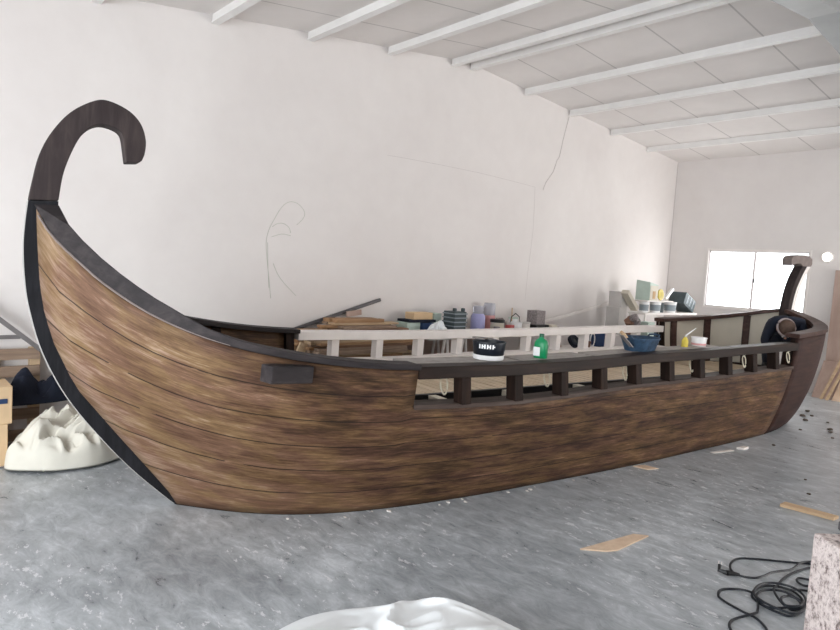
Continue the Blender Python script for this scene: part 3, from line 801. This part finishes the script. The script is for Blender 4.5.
# slanting plank ends left of the pile and the long battens leaning on the wall
def lean(name, a, b, w, t, mat, label, cat='plank'):
    a = Vector(a); b = Vector(b); d = b-a; o = MB().box((0, 0, 0), (d.length, t, w), 0, 0, 0, .003).build(name, mat)
    x = d.normalized(); y = Vector((1, 0, 0)); y = (y-x*y.dot(x)).normalized(); zz = x.cross(y)
    m = Matrix((x, y, zz)).transposed().to_4x4(); m.translation = (a+b)/2; o.matrix_world = m
    return tag(o, label, cat)
lean('batten', (-5.765, 2.0, .475), (-5.765, 4.49, 1.20), .035, .03, 'steel_dark', 'long dark grey batten sloping up the wall above the timber pile', 'batten')
lean('plank', (-5.60, 2.85, .03), (-5.58, 3.28, .80), .11, .03, 'timber_y', 'short brown plank end sticking up left of the timber pile')
lean('plank', (-5.42, 2.95, .03), (-5.40, 3.28, .78), .09, .03, 'pale_wood_y', 'pale plank sloping against the pile left of first white post')
lean('board', (-5.70, 3.98, ztop+.035), (-5.70, 4.18, ztop+.06), .06, .02, 'panel_brown', 'brown board offcut on the timber pile under the grey batten', 'board')
lean('batten', (-5.70, 7.12, .853), (-5.778, 9.5, 1.222), .045, .018, 'white_paint', 'long white batten sloping up the long wall to the corner', 'batten')
# workbench
wb = empty('workbench', (-5.42, 6.05, 0), 0, 'white trestle workbench covered in paint pots along the long wall', 'workbench')
MB().box((0, 0, .815), (.62, 2.7, .03)).build('tabletop', 'pale_grey', wb)
for y in (-1.05, -.75, .9):
    for x in (-.22, .26):
        for s in (-1, 1): MB().tube([(x, y+s*.02, .80), (x, y+s*.12, .012)], .017, 6).build('leg', 'white_paint', wb)
BT = .83
def wpx(y, z=BT, x=-5.38): return (x, y, z)
tg = tag
box_thing('storage_box', (-5.58, 4.78, BT+.065), (.2, .2, .13), 'mint', 'pale green box at the left end of the workbench', 'box')
box_thing('storage_box', (-5.56, 5.0, BT+.062), (.2, .18, .124), 'blue', 'small blue box at the left end of the workbench', 'box')
box_thing('tray', (-5.57, 4.90, BT+.147), (.22, .42, .03), 'navy_cloth', 'flat dark navy tray lying across the two boxes', 'tray')
bx = box_thing('wooden_block', (-5.57, 4.93, BT+.202), (.16, .30, .08), 'light_card', 'tan cardboard box on top of the navy tray', 'box')
def heap(name, c, sx, sy, h, mat, label, cat, seed, n=36, rough=.35, rz=0., sub=True, edge=.5, group=None, freq=1.6, fold=.16):
    mb = MB(); bm = mb.bm; g = []
    for i in range(n+1):
        row = []
        for j in range(n+1):
            x = -1+2*i/n; y = -1+2*j/n
            a = math.atan2(y, x); rr = max(abs(x), abs(y))
            rim = 1+.22*noise.noise((math.cos(a)*1.5+seed, math.sin(a)*1.5, seed*.3))
            px = math.cos(a)*rr*rim; py = math.sin(a)*rr*rim
            f = max(0, 1-rr**2.0)**edge
            q = Vector((px*freq+seed, py*freq, seed*1.7))
            wq = q+Vector((noise.noise(q*1.2), noise.noise(q*1.2+Vector((5, 0, 0))), 0))*.6
            lowf = noise.noise(q*.9)
            rid = (1-abs(noise.noise(wq*1.5)))**2.6 + .4*(1-abs(noise.noise(wq*3.1+Vector((3, 3, 3)))))**3
            z = h*(f*(1-rough*.5+rough*lowf)+fold*(rid-.75)*min(1, (1-rr)*5))
            z = max(z, .0)+.012
            row.append(bm.verts.new((px*sx, py*sy, z)))
        g.append(row)
    for i in range(n):
        for j in range(n): bm.faces.new((g[i][j], g[i+1][j], g[i+1][j+1], g[i][j+1]))
    o = mb.build(name, mat, None, True); o.location = c; o.rotation_euler = (0, 0, rz)
    for p in o.data.polygons: p.use_smooth = True
    md = o.modifiers.new('solid', 'SOLIDIFY'); md.thickness = .006; md.offset = 1
    if sub:
        md = o.modifiers.new('sub', 'SUBSURF'); md.levels = 1; md.render_levels = 1
    return tag(o, label, cat, group)
heap('plastic_bag', (-5.28, 4.98, BT-.010), .11, .16, .17, 'sheet', 'crumpled white bag on the workbench left of the dark crate', 'bag', 3.1, 24, .4, .2, True, .7, None, 2.2, .4)
box_thing('container', (-5.60, 5.21, BT+.115), (.12, .12, .23), 'mint', 'tall pale green container behind the crumpled white bag', 'container')
box_thing('paper_pack', (-5.15, 4.78, BT+.012), (.05, .16, .024), 'red', 'flat red packet at the bench edge below white bag', 'packet')
# dark ribbed crate
cr = empty('crate', (-5.40, 5.36, BT), 0, 'dark ribbed crate standing on end on the workbench', 'crate')
MB().box((0, 0, .135), (.2, .2, .27), 0, 0, 0, .006).build('crate_body', 'slate_crate', cr)
for k in range(5): MB().box((.0, 0, .045+k*.05), (.216, .216, .013)).build('rib', 'crate_light', cr)
for y in (-.07, .07): MB().box((.06, y, .29), (.05, .035, .045), 0, 0, 0, .008).build('lug', 'slate_crate', cr)
MB().box((0, 0, .012), (.212, .212, .024)).build('base', 'dark_green', cr)
box_thing('rag', (-5.22, 5.60, BT+.035), (.12, .16, .07), 'cream', 'cream folded rag beside the ribbed crate', 'rag', .3, bev=.02)
box_thing('small_box', (-5.14, 5.62, BT+.017), (.05, .08, .034), 'black', 'small black box at the bench edge before folded rag', 'box')
def lathe_thing(name, c, parts, label, cat, group=None):
    e = empty(name, c, 0, label, cat, group)
    for pn, prof, mt in parts: MB().lathe(prof, n=20).build(pn, mt, e, True)
    return e
lathe_thing('jar', (-5.45, 5.82, BT), [('jar_body', [(0, 0), (.085, 0), (.092, .01), (.092, .20), (.07, .235), (0, .236)], 'lilac'), ('jar_neck', [(0, .236), (.066, .237), (.07, .31), (.074, .312), (.074, .335), (0, .335)], 'clear')],
            'large lilac jar with a clear neck on the workbench', 'jar')
lathe_thing('tin', (-5.36, 6.09, BT), [('tin_body', [(0, 0), (.085, 0), (.088, .004), (.088, .13), (0, .13)], 'cream'), ('lid', [(0, .13), (.094, .131), (.094, .165), (.085, .17), (0, .17)], 'black')], 'cream paint tin with a black lid on the workbench', 'tin')
lathe_thing('jar', (-5.60, 6.19, BT), [('jar_body', [(0, 0), (.078, 0), (.08, .006), (.08, .20), (0, .2)], 'pink'), ('jar_neck', [(0, .2), (.076, .201), (.078, .33), (.07, .36), (0, .36)], 'clear')], 'tall clear jar with a pink lower half behind the black-lidded tin', 'jar')
lathe_thing('can', (-5.55, 5.98, BT), [('can_body', [(0, 0), (.05, 0), (.052, .005), (.052, .17), (.02, .2), (.018, .22), (0, .22)], 'slate_crate')], 'dark spray can between the lilac jar and cream tin', 'can')
heap('rag', (-5.58, 6.40, BT-.01), .10, .12, .17, 'grey_cloth', 'crumpled grey-pink rag at the back of the workbench', 'rag', 5.7, 16, .5, .2, True, .6, None, 2.4, .4)
box_thing('small_box', (-5.30, 6.27, BT+.05), (.08, .1, .1), 'red', 'small dull red box between the black-lidded tin and white pot', 'box', .2)
lathe_thing('can', (-5.24, 5.95, BT), [('can_body', [(0, 0), (.04, 0), (.04, .09), (0, .09)], 'grey_metal')], 'short grey can in front of the lilac jar', 'can')
lathe_thing('paint_pot', (-5.58, 6.66, BT), [('pot_body', [(0, 0), (.06, 0), (.065, .15), (0, .15)], 'white_plastic'), ('lid', [(0, .15), (.068, .151), (.068, .17), (0, .17)], 'mint')], 'tall white pot with a green lid behind the closed off-white pot', 'pot')
MB_ = MB().tube([(-5.52, 6.56, BT+.02), (-5.56, 6.60, BT+.30)], .008, 6).build('brush_handle', 'pale_wood_y', None, True); tag(MB_, 'thin pale stick standing between the pots on the workbench', 'stick')
pb = lathe_thing('paint_pot', (-5.36, 6.44, BT), [('pot_body', [(0, 0), (.085, 0), (.095, .12), (.1, .122), (.1, .13), (.092, .13), (.085, .01), (0, .008)], 'white_plastic')], 'white paint pot with its wire handle raised on the workbench', 'pot')
MB().tube([(0, -.1, .125), (.0, -.08, .2), (0, 0, .245), (0, .08, .2), (0, .1, .125)], .006, 6).build('wire_handle', 'black', pb, True)
lathe_thing('paint_pot', (-5.40, 6.68, BT), [('pot_body', [(0, 0), (.075, 0), (.08, .11), (0, .11)], 'chalk'), ('lid', [(0, .11), (.084, .111), (.084, .125), (0, .126)], 'pale_grey')], 'closed off-white pot beside the grey speckled block', 'pot')
ds = box_thing('dark_case', (-5.40, 6.96, BT+.045), (.2, .28, .09), 'black', 'low black case under the grey speckled block', 'case')
box_thing('foam_block', (-5.42, 6.95, BT+.185), (.16, .22, .19), 'grey_speck', 'grey speckled block standing on the black case', 'block', .1)
box_thing('tin_box', (-5.40, 7.26, BT+.04), (.14, .2, .08), 'cream', 'cream tin lying at the right end of the workbench', 'tin', .2, bev=.02)
# boxes under the bench, low table with rolls
box_thing('storage_box', (-5.46, 5.72, .23), (.3, .5, .46), 'panel_brown', 'large brown box on the floor under the workbench', 'box')
box_thing('board', (-5.77, 5.6, .37), (.03, 1.9, .74), 'panel_brown', 'long brown board standing on edge behind the workbench', 'board')
box_thing('storage_box', (-5.46, 6.45, .27), (.3, .4, .54), 'light_card', 'tall cardboard box under the right of the workbench', 'box')
lt = empty('low_table', (-5.46, 8.15, 0), 0, 'low white table right of the workbench along the long wall', 'table')
MB().box((0, 0, .535), (.5, 1.2, .03)).build('tabletop', 'white_paint', lt)
for x in (-.21, .21):
    for y in (-.55, .55): MB().box((x, y, .26), (.04, .04, .52)).build('leg', 'white_paint', lt)
rl = empty('tape_roll', (-5.40, 7.86, .55+.1), 0, 'dark blue cable drum standing on the low table', 'drum')
MB().lathe([(.04, -.03), (.1, -.03), (.1, .03), (.04, .03), (.04, -.03)], m=Matrix.Rotation(PI/2-.6, 4, 'Y')).build('rim', 'navy_cloth', rl, True)
MB().lathe([(0, -.02), (.042, -.02), (.042, .02), (0, .02)], m=Matrix.Rotation(PI/2-.6, 4, 'Y')).build('hub', 'black', rl, True)
rl.location.z = .655
lean('strut', (-5.5, 7.66, .56), (-5.5, 7.58, .86), .04, .03, 'brown_pot', 'short brown strut leaning at the end of the low table', 'strut')
lathe_thing('pot', (-5.38, 8.12, .55), [('pot_body', [(0, 0), (.07, 0), (.09, .1), (.08, .1), (.06, .01), (0, .01)], 'brown_pot')], 'small brown pot on the low white table', 'pot')
hb = MB(); hb.tube([(0, .06*math.sin(a), .11+.1*math.cos(a)) for a in np.linspace(0, 2*PI, 20)[:-1]], .010, 7, True)
o = hb.build('hose_loop', 'white_plastic', None, True); o.location = (-5.40, 8.34, .551); tag(o, 'white hose loop standing on the low table', 'hose')
box_thing('storage_box', (-5.42, 8.60, .661), (.26, .24, .22), 'blue', 'dark blue box on the right end of the low table', 'box')

# corner rack and what stands on it
rk = empty('shelf_rack', (-5.21, 9.98, 0), 0, 'white shelf rack in the far corner loaded with pots', 'rack')
for x in (-.13, .13):
    for y in (-.72, .98): MB().box((x, y, .54), (.03, .03, 1.08)).build('upright', 'white_paint', rk)
for z in (.62, 1.085): MB().box((0, .13, z), (.30, 1.78, .03)).build('shelf', 'white_paint', rk)
T = 1.10
def bucket_at(y, x, z, lab, r=.09, h=.17):
    e = lathe_thing('paint_bucket', (x, y, z), [('bucket_body', [(0, 0), (r*.88, 0), (r, h-.02), (r*1.06, h-.018), (r*1.06, h), (0, h)], 'white_plastic'), ('paper_band', [(r*.905, .03), (r*.93, .031), (r*.985, h-.05), (r*.95, h-.049)], 'crate_light')], lab, 'bucket')
    return e
bucket_at(9.42, -5.20, T, 'white paint bucket on the corner rack below the mint carton', .075, .18)
bucket_at(9.76, -5.19, T, 'white paint bucket on the corner rack below the end of white board', .09, .18)
bucket_at(10.24, -5.18, T, 'white paint bucket on the corner rack beside the dark tilted crate', .10, .18)
lathe_thing('paint_can', (-5.22, 9.98, T), [('can_body', [(0, 0), (.06, 0), (.06, .16), (0, .16)], 'slate_crate')], 'dark narrow can between the white buckets on the corner rack', 'can')
box_thing('board', (-5.21, 9.70, T+.19), (.28, .86, .018), 'white_paint', 'white board laid over the buckets on the corner rack', 'board')
T2 = T+.20
ct = empty('carton', (-5.20, 9.47, T2), .0, 'tall mint and white carton with slanted top on the corner rack', 'carton')
MB().hexa([(-.12, -.13, 0), (.12, -.13, 0), (.12, .13, 0), (-.12, .13, 0), (-.12, -.13, .32), (.12, -.13, .29), (.12, .13, .25), (-.12, .13, .28)]).build('carton_body', 'mint', ct)
MB().box((.123, .0, .12), (.006, .24, .235)).build('carton_flap', 'cream', ct)
MB().box((.128, .0, .09), (.006, .08, .12)).build('carton_opening', 'card', ct)
dd = MB().lathe([(0, -.012), (.09, -.012), (.095, 0), (.09, .012), (0, .012)], n=24).build('yellow_lid', 'yellow', None, True)
dd.location = (-5.22, 9.96, T2+.094); dd.rotation_euler = (0, PI/2-.06, 0); tag(dd, 'round yellow lid standing on the corner rack', 'lid')
lean('board', (-5.13, 9.95, T2+.03), (-5.13, 10.18, T2+.2), .045, .045, 'white_plastic', 'white tube slanting up beside the yellow lid', 'tube')
dc = empty('crate', (-5.21, 10.68, T+.095), 0, 'dark grey crate tipped on edge at the right end of the corner rack', 'crate')
dc.rotation_euler = (-.42, 0, 0); dc.scale = (.82, .92, .92)
mb = MB(); mb.box((0, 0, 0), (.34, .44, .025)); mb.box((0, .21, .11), (.34, .025, .2)); mb.box((0, -.21, .11), (.34, .025, .2)); mb.box((.16, 0, .11), (.025, .40, .2)); mb.box((-.16, 0, .11), (.025, .40, .2))
mb.build('crate_body', 'slate_crate', dc)
for y in (-.12, 0, .12): MB().box((.175, y, .11), (.006, .03, .17)).build('crate_rib', 'crate_light', dc)
box_thing('storage_box', (-5.52, 9.14, .58), (.24, .22, 1.16), 'pale_grey', 'tall pale box left of the corner rack against the long wall', 'box')
box_thing('storage_box', (-5.50, 9.14, 1.16+.126), (.23, .2, .25), 'pale_grey', 'grey-pink box on the tall box left of the corner rack', 'box')
lean('panel', (-5.30, 8.98, 1.42), (-5.30, 9.32, 1.145), .07, .12, 'cream', 'cream slab tilted between the grey-pink box and mint carton', 'slab')
box_thing('storage_box', (-4.93, 9.06, .49), (.16, .2, .98), 'mint', 'pale green box standing right of the basket of rags', 'box')
box_thing('stand', (-5.02, 8.76, .38), (.34, .34, .76), 'white_paint', 'white pedestal box carrying the basket of rags', 'box')
st = empty('basket', (-5.02, 8.76, .762), 0, 'basket of brown and grey rags in front of the corner pile', 'basket')
MB().lathe([(0, 0), (.12, 0), (.15, .14), (.14, .14), (.11, .01), (0, .01)]).build('basket_body', 'brown_pot', st, True)
for k, (dx, dy, dz, m_) in enumerate(((0, -.05, .19, 'brown_pot'), (.03, .06, .2, 'grey_speck'), (-.05, .03, .24, 'brown_pot'), (.05, -.01, .27, 'grey_speck'), (.0, .08, .24, 'dark_green'))):
    b = bmesh.new(); bmesh.ops.create_icosphere(b, subdivisions=2, radius=.07)
    for v in b.verts: v.co *= 1+.6*noise.noise(v.co*18+Vector((k, 0, 0)))
    m__ = MB(); m__.add(b, Matrix.Translation((dx, dy, dz))); m__.build('rag', m_, st, True)
lathe_thing('paint_pot', (-5.21, 9.52, .635), [('pot_body', [(0, 0), (.1, 0), (.11, .2), (0, .2)], 'white_plastic')], 'white pot on the middle shelf of the corner rack', 'pot')
lathe_thing('paint_pot', (-5.21, 9.85, .635), [('pot_body', [(0, 0), (.1, 0), (.11, .24), (0, .24)], 'slate_crate')], 'dark grey pot on the middle shelf of the corner rack', 'pot')

# ------------------------------------------------------------------ left end of the long wall
pl = empty('pallet', (-5.73, .72, 0), 0, 'wooden pallet standing against the wall at the left edge', 'pallet')
for k, z in enumerate((.09, .26, .43, .60, .735)):
    MB().box((.03, 0, z), (.02, .66, .085)).build('slat', 'timber_grey', pl)
for y in (-.30, 0, .30): MB().box((-.02, y, .39), (.08, .07, .78)).build('bearer', 'pale_wood_y', pl)
lean('strut', (-5.785, -.45, 2.1), (-5.60, 1.88, .03), .035, .03, 'grey_metal', 'grey metal strut slanting down the wall above the pallet', 'strut')
lean('strut', (-5.785, .4, .86), (-5.785, .93, .86), .03, .02, 'grey_metal', 'grey rail lying level behind the slanting strut', 'strut')
heap('jacket', (-5.57, 1.02, .36), .09, .26, .27, 'navy_cloth', 'dark navy jacket heaped between the pallet and white sheet', 'jacket', 8.3, 28, .6, .1, True, .5, None, 1.6, .3)
heap('tarp', (-5.18, 1.17, .0), .32, .42, .35, 'tarp', 'crumpled off-white sheet heaped on the floor behind the prow', 'sheet', 2.6, 80, .35, .2, True, .24, None, 1.9, .26)
box_thing('carton', (-5.37, .64, .155), (.32, .26, .31), 'light_card', 'tan carton on the floor at the left edge, bottom of two', 'box')
c2_ = box_thing('carton', (-5.37, .655, .445), (.32, .28, .27), 'light_card', 'tan carton with a blue label, upper of two at left edge', 'box')
q = MB().box((.162, .085, .03), (.003, .05, .035)).build('sticker', 'blue', c2_); 
box_thing('wood_offcut', (-5.43, .80, .02), (.05, .1, .04), 'pale_wood_y', 'small wood offcut on the floor before the tan carton', 'offcut', .6)
o = lean('stick', (-5.17, .60, .008), (-5.20, .94, .008), .012, .012, 'grey_metal', 'thin stick on the floor at the left edge', 'stick')

# ------------------------------------------------------------------ right end: boards against the end wall
def lean_board(x0, x1, ztop, ybase, mat, label, cat='board', t=.02, shear=0., gap=0.):
    yt = EY-.03-gap
    mb = MB(); mb.hexa([(x0, ybase, 0), (x1, ybase, 0), (x1, ybase+t, .0), (x0, ybase+t, .0), (x0+shear, yt-t, ztop), (x1+shear, yt-t, ztop), (x1+shear, yt, ztop), (x0+shear, yt, ztop)])
    return tag(mb.build('board', mat), label, cat)
lean_board(-3.08, -1.9, 1.95, 11.19, 'panel_brown', 'tall brown sheet leaning on the end wall at the right edge', t=.02)
lean_board(-3.12, -2.86, .55, 10.86, 'panel_brown', 'short pinkish board leaning low beside the stern', shear=.03, gap=.06)
lean_board(-2.99, -2.95, .60, 10.78, 'pale_wood_y', 'first pale batten leaning beside the stern', shear=.12, gap=.09)
lean_board(-2.91, -2.87, .58, 10.76, 'pale_wood_y', 'second pale batten leaning beside the stern', shear=.12, gap=.09)
lean_board(-2.84, -2.5, .52, 10.82, 'plywood', 'plywood offcut leaning low at the right edge', shear=.08, gap=.09)

# ------------------------------------------------------------------ floor scraps
def flat(name, poly, h, mat, label, cat, z=.001, group=None):
    mb = MB(); f = [mb.bm.verts.new((x, y, z)) for x, y in poly]; g = [mb.bm.verts.new((x, y, z+h)) for x, y in poly]; n = len(poly)
    mb.bm.faces.new(f[::-1]); mb.bm.faces.new(g)
    for i in range(n): mb.bm.faces.new((f[i], f[(i+1) % n], g[(i+1) % n], g[i]))
    return tag(mb.build(name, mat), label, cat, group)
flat('plywood_scrap', [(-2.013, 3.16), (-1.905, 3.27), (-1.875, 3.34), (-1.875, 3.70), (-1.945, 3.64)], .008, 'plywood', 'pale pointed plywood scrap on the open floor', 'scrap')
flat('plank', [(-1.585, 5.08), (-1.25, 5.12), (-1.24, 5.20), (-1.58, 5.17)], .022, 'pale_wood_x', 'pale wood strip lying on the floor near the speckled block', 'plank')
flat('wood_scrap', [(-2.72, 4.98), (-2.60, 5.0), (-2.56, 5.12), (-2.68, 5.10)], .006, 'plywood', 'small tan scrap on the floor close to the hull', 'scrap')
flat('paper_strip', [(-2.55, 6.1), (-2.51, 6.1), (-2.44, 6.38), (-2.48, 6.39)], .004, 'chalk', 'white strip on the floor close to the hull', 'scrap')
flat('paper_scrap', [(-2.46, 6.48), (-2.40, 6.5), (-2.40, 6.62), (-2.44, 6.60)], .02, 'chalk', 'white shard on the floor right of the white strip', 'scrap')
g = 'dark debris lumps on the floor by the stern'
base = None
for i, (x, y, s) in enumerate(((-2.73, 9.43, .05), (-2.60, 9.15, .04), (-2.66, 9.0, .06), (-2.55, 8.75, .05), (-2.35, 8.9, .03), (-2.2, 8.45, .05), (-2.15, 8.3, .04), (-2.05, 8.0, .03), (-2.4, 8.1, .03), (-2.3, 7.0, .03), (-1.7, 6.0, .02), (-1.55, 5.6, .025))):
    b = bmesh.new(); bmesh.ops.create_icosphere(b, subdivisions=2, radius=1)
    for v in b.verts: v.co = v.co*(1+.5*noise.noise(v.co*1.6+Vector((i*3, 0, 0)))); v.co.z *= .45
    zmin = min(v.co.z for v in b.verts); m_ = MB(); m_.add(b, Matrix.Translation((0, 0, -zmin))); o = m_.build('debris_lump', 'dirt', None, True)
    s *= .6; o.location = (x, y, .0); o.scale = (s, s, s); tag(o, 'small dark lump of debris on the floor by the stern', 'debris', g)
g = 'white crumbs of filler along the hull foot'
for i in range(16):
    Us = R_.uniform(.5, 4.2); p = BW(uof(Us, 0), vb(Us)+R_.uniform(.03, .10), 0)
    b = bmesh.new(); bmesh.ops.create_icosphere(b, subdivisions=1, radius=1)
    for v in b.verts: v.co = v.co*(1+.4*noise.noise(v.co*2+Vector((i, 0, 0)))); v.co.z *= .5
    zmin = min(v.co.z for v in b.verts); m_ = MB(); m_.add(b, Matrix.Translation((0, 0, -zmin))); o = m_.build('filler_crumb', 'chalk', None, True)
    s = R_.uniform(.006, .014); o.location = p; o.scale = (s*1.6, s, s); tag(o, 'white crumb of filler on the floor along the hull', 'crumb', g)
# white plastic sheet in the foreground
heap('plastic_sheet', (-1.62, 1.61, .0), .72, .50, .215, 'sheet', 'crumpled white plastic sheet on the floor in the foreground', 'sheet', 4.4, 72, .6, .86, True, .5, None, 1.4, .22)
# speckled block with a grey slab on it
bl = empty('block', (-.60, 3.35, 0), .0, 'speckled pale chipboard block standing at the right edge', 'block')
mb = MB(); A_ = Vector((-.872, 3.269)); d1 = Vector((.78, -.625))*.5; d2 = Vector((.625, .78))*.45
P4 = [(q.x+.60, q.y-3.35) for q in (A_, A_+d1, A_+d1+d2, A_+d2)]
mb.hexa([(x, y, 0) for x, y in P4]+[(x, y, .5) for x, y in P4]).build('block_body', 'speckled', bl, False, .012)
sl = MB().box((0, 0, .022), (.34, .26, .044), 0, 0, 0, .006).build('slab', 'steel_dark'); sl.location = (-.60, 3.40, .501); sl.rotation_euler = (0, 0, -.675)
tag(sl, 'dark grey slab lying on top of the speckled block', 'slab')
# cable coil on the floor
cable = empty('cable', (-1.1, 3.5, 0), 0, 'dark coiled extension cable with a plug on the floor beside speckled block', 'cable')
cb = MB()
def cc(pts, z=.008, closed=False, r=.0062):
    cb.tube([(p.x+1.1, p.y-3.5, z+p.z) for i, p in enumerate(smooth_curve([(q[0], q[1], q[2] if len(q) > 2 else 0) for q in pts], 7, closed))], r, 7, closed)
cc([(-1.03, 4.16), (-1.103, 4.16), (-1.157, 4.11), (-1.239, 4.03), (-1.322, 3.95), (-1.389, 3.863), (-1.395, 3.763), (-1.355, 3.667), (-1.299, 3.637), (-1.234, 3.667, .004), (-1.205, 3.733, .01), (-1.193, 3.821, .01), (-1.141, 3.952, .012), (-1.135, 4.101, .014), (-1.10, 4.17, .014)])
cc([(-1.06, 4.12), (-1.091, 4.099), (-1.126, 3.939), (-1.134, 3.804), (-1.123, 3.682), (-1.112, 3.604, .016), (-1.08, 3.542, .016), (-1.025, 3.482, .01), (-.978, 3.483), (-.948, 3.60)])
cc([(-.97, 3.12), (-.995, 3.181), (-1.062, 3.237), (-1.133, 3.246), (-1.222, 3.269), (-1.27, 3.304), (-1.289, 3.378), (-1.253, 3.445), (-1.18, 3.47, .01), (-1.122, 3.411, .014), (-1.084, 3.316), (-1.077, 3.24, .013), (-1.117, 3.158), (-1.123, 3.09), (-1.089, 3.02), (-1.0, 2.95)])
for k, dz in enumerate((0, .012, .024)):
    base_ = [(-1.164, 3.456), (-1.18, 3.58), (-1.14, 3.669), (-1.058, 3.7), (-.985, 3.641), (-.945, 3.511), (-.965, 3.406), (-1.021, 3.388), (-1.104, 3.403)]
    if k == 1: base_ = [(-1.142, 3.452), (-1.138, 3.549), (-1.073, 3.623), (-.99, 3.589), (-.95, 3.502), (-.991, 3.464), (-1.055, 3.374), (-1.119, 3.416)]
    if k == 2: base_ = [(x+.012, y-.012) for x, y in base_]
    cc(base_, .008+dz, True)
cc([(-1.0, 3.96), (-1.031, 3.934), (-1.082, 3.9), (-1.076, 3.848), (-1.038, 3.824), (-1.002, 3.856)])
cc([(-.97, 3.82), (-.983, 3.79), (-1.034, 3.747), (-1.05, 3.675, .014)])
cc([(-1.039, 3.495, .03), (-1.021, 3.556, .03), (-.96, 3.547, .03), (-.955, 3.483, .03), (-1.0, 3.435, .03)], closed=True)
cb.build('cord', 'black_rubber', cable, True)
pm = MB(); pm.tube([(-.199, .137, .012), (-.225, .11, .016), (-.245, .085, .018)], [.008, .013, .015], 8); pm.tube([(-.245, .085, .018), (-.285, .075, .02), (-.29, .095, .045)], [.014, .012, .010], 8)
pm.build('plug', 'black', cable, True)
pm = MB()
for d in (-.008, .008): pm.tube([(-.29+d, .095, .045), (-.292+d, .10, .062)], .0025, 6)
pm.build('plug_pin', 'aluminium', cable)

# ------------------------------------------------------------------ light
w = bpy.data.worlds.new('sky'); S.world = w; w.use_nodes = True
bg = w.node_tree.nodes['Background']; bg.inputs[0].default_value = (.90, .95, 1, 1); bg.inputs[1].default_value = 5.0
def area(name, loc, rot, sx, sy, power, col):
    l = bpy.data.lights.new(name, 'AREA'); l.shape = 'RECTANGLE'; l.size = sx; l.size_y = sy; l.energy = power; l.color = col
    o = bpy.data.objects.new(name, l); COL.objects.link(o); o.location = loc; o.rotation_euler = rot; return o
area('daylight_loading_door', (-.7, BY+.02, 1.4), (PI/2, 0, 0), 5.6, 2.5, 255, (.93, .97, 1))
area('daylight_side_door', (RX-.02, 9.2, 1.3), (PI/2, 0, PI/2), 3.4, 2.4, 260, (1, .95, .90))
area('daylight_window', ((wx0+wx1)/2, EY-.03, 1.72), (-PI/2, 0, 0), 1.5, .9, 18, (1, .97, .93))
S.view_settings.view_transform = 'Standard'; S.view_settings.look = 'None'
S.view_settings.gamma = 1; S.view_settings.use_curve_mapping = False
S.view_settings.exposure = 0.1
S.cycles.use_denoising = True
S.cycles.max_bounces = 8; S.cycles.diffuse_bounces = 5
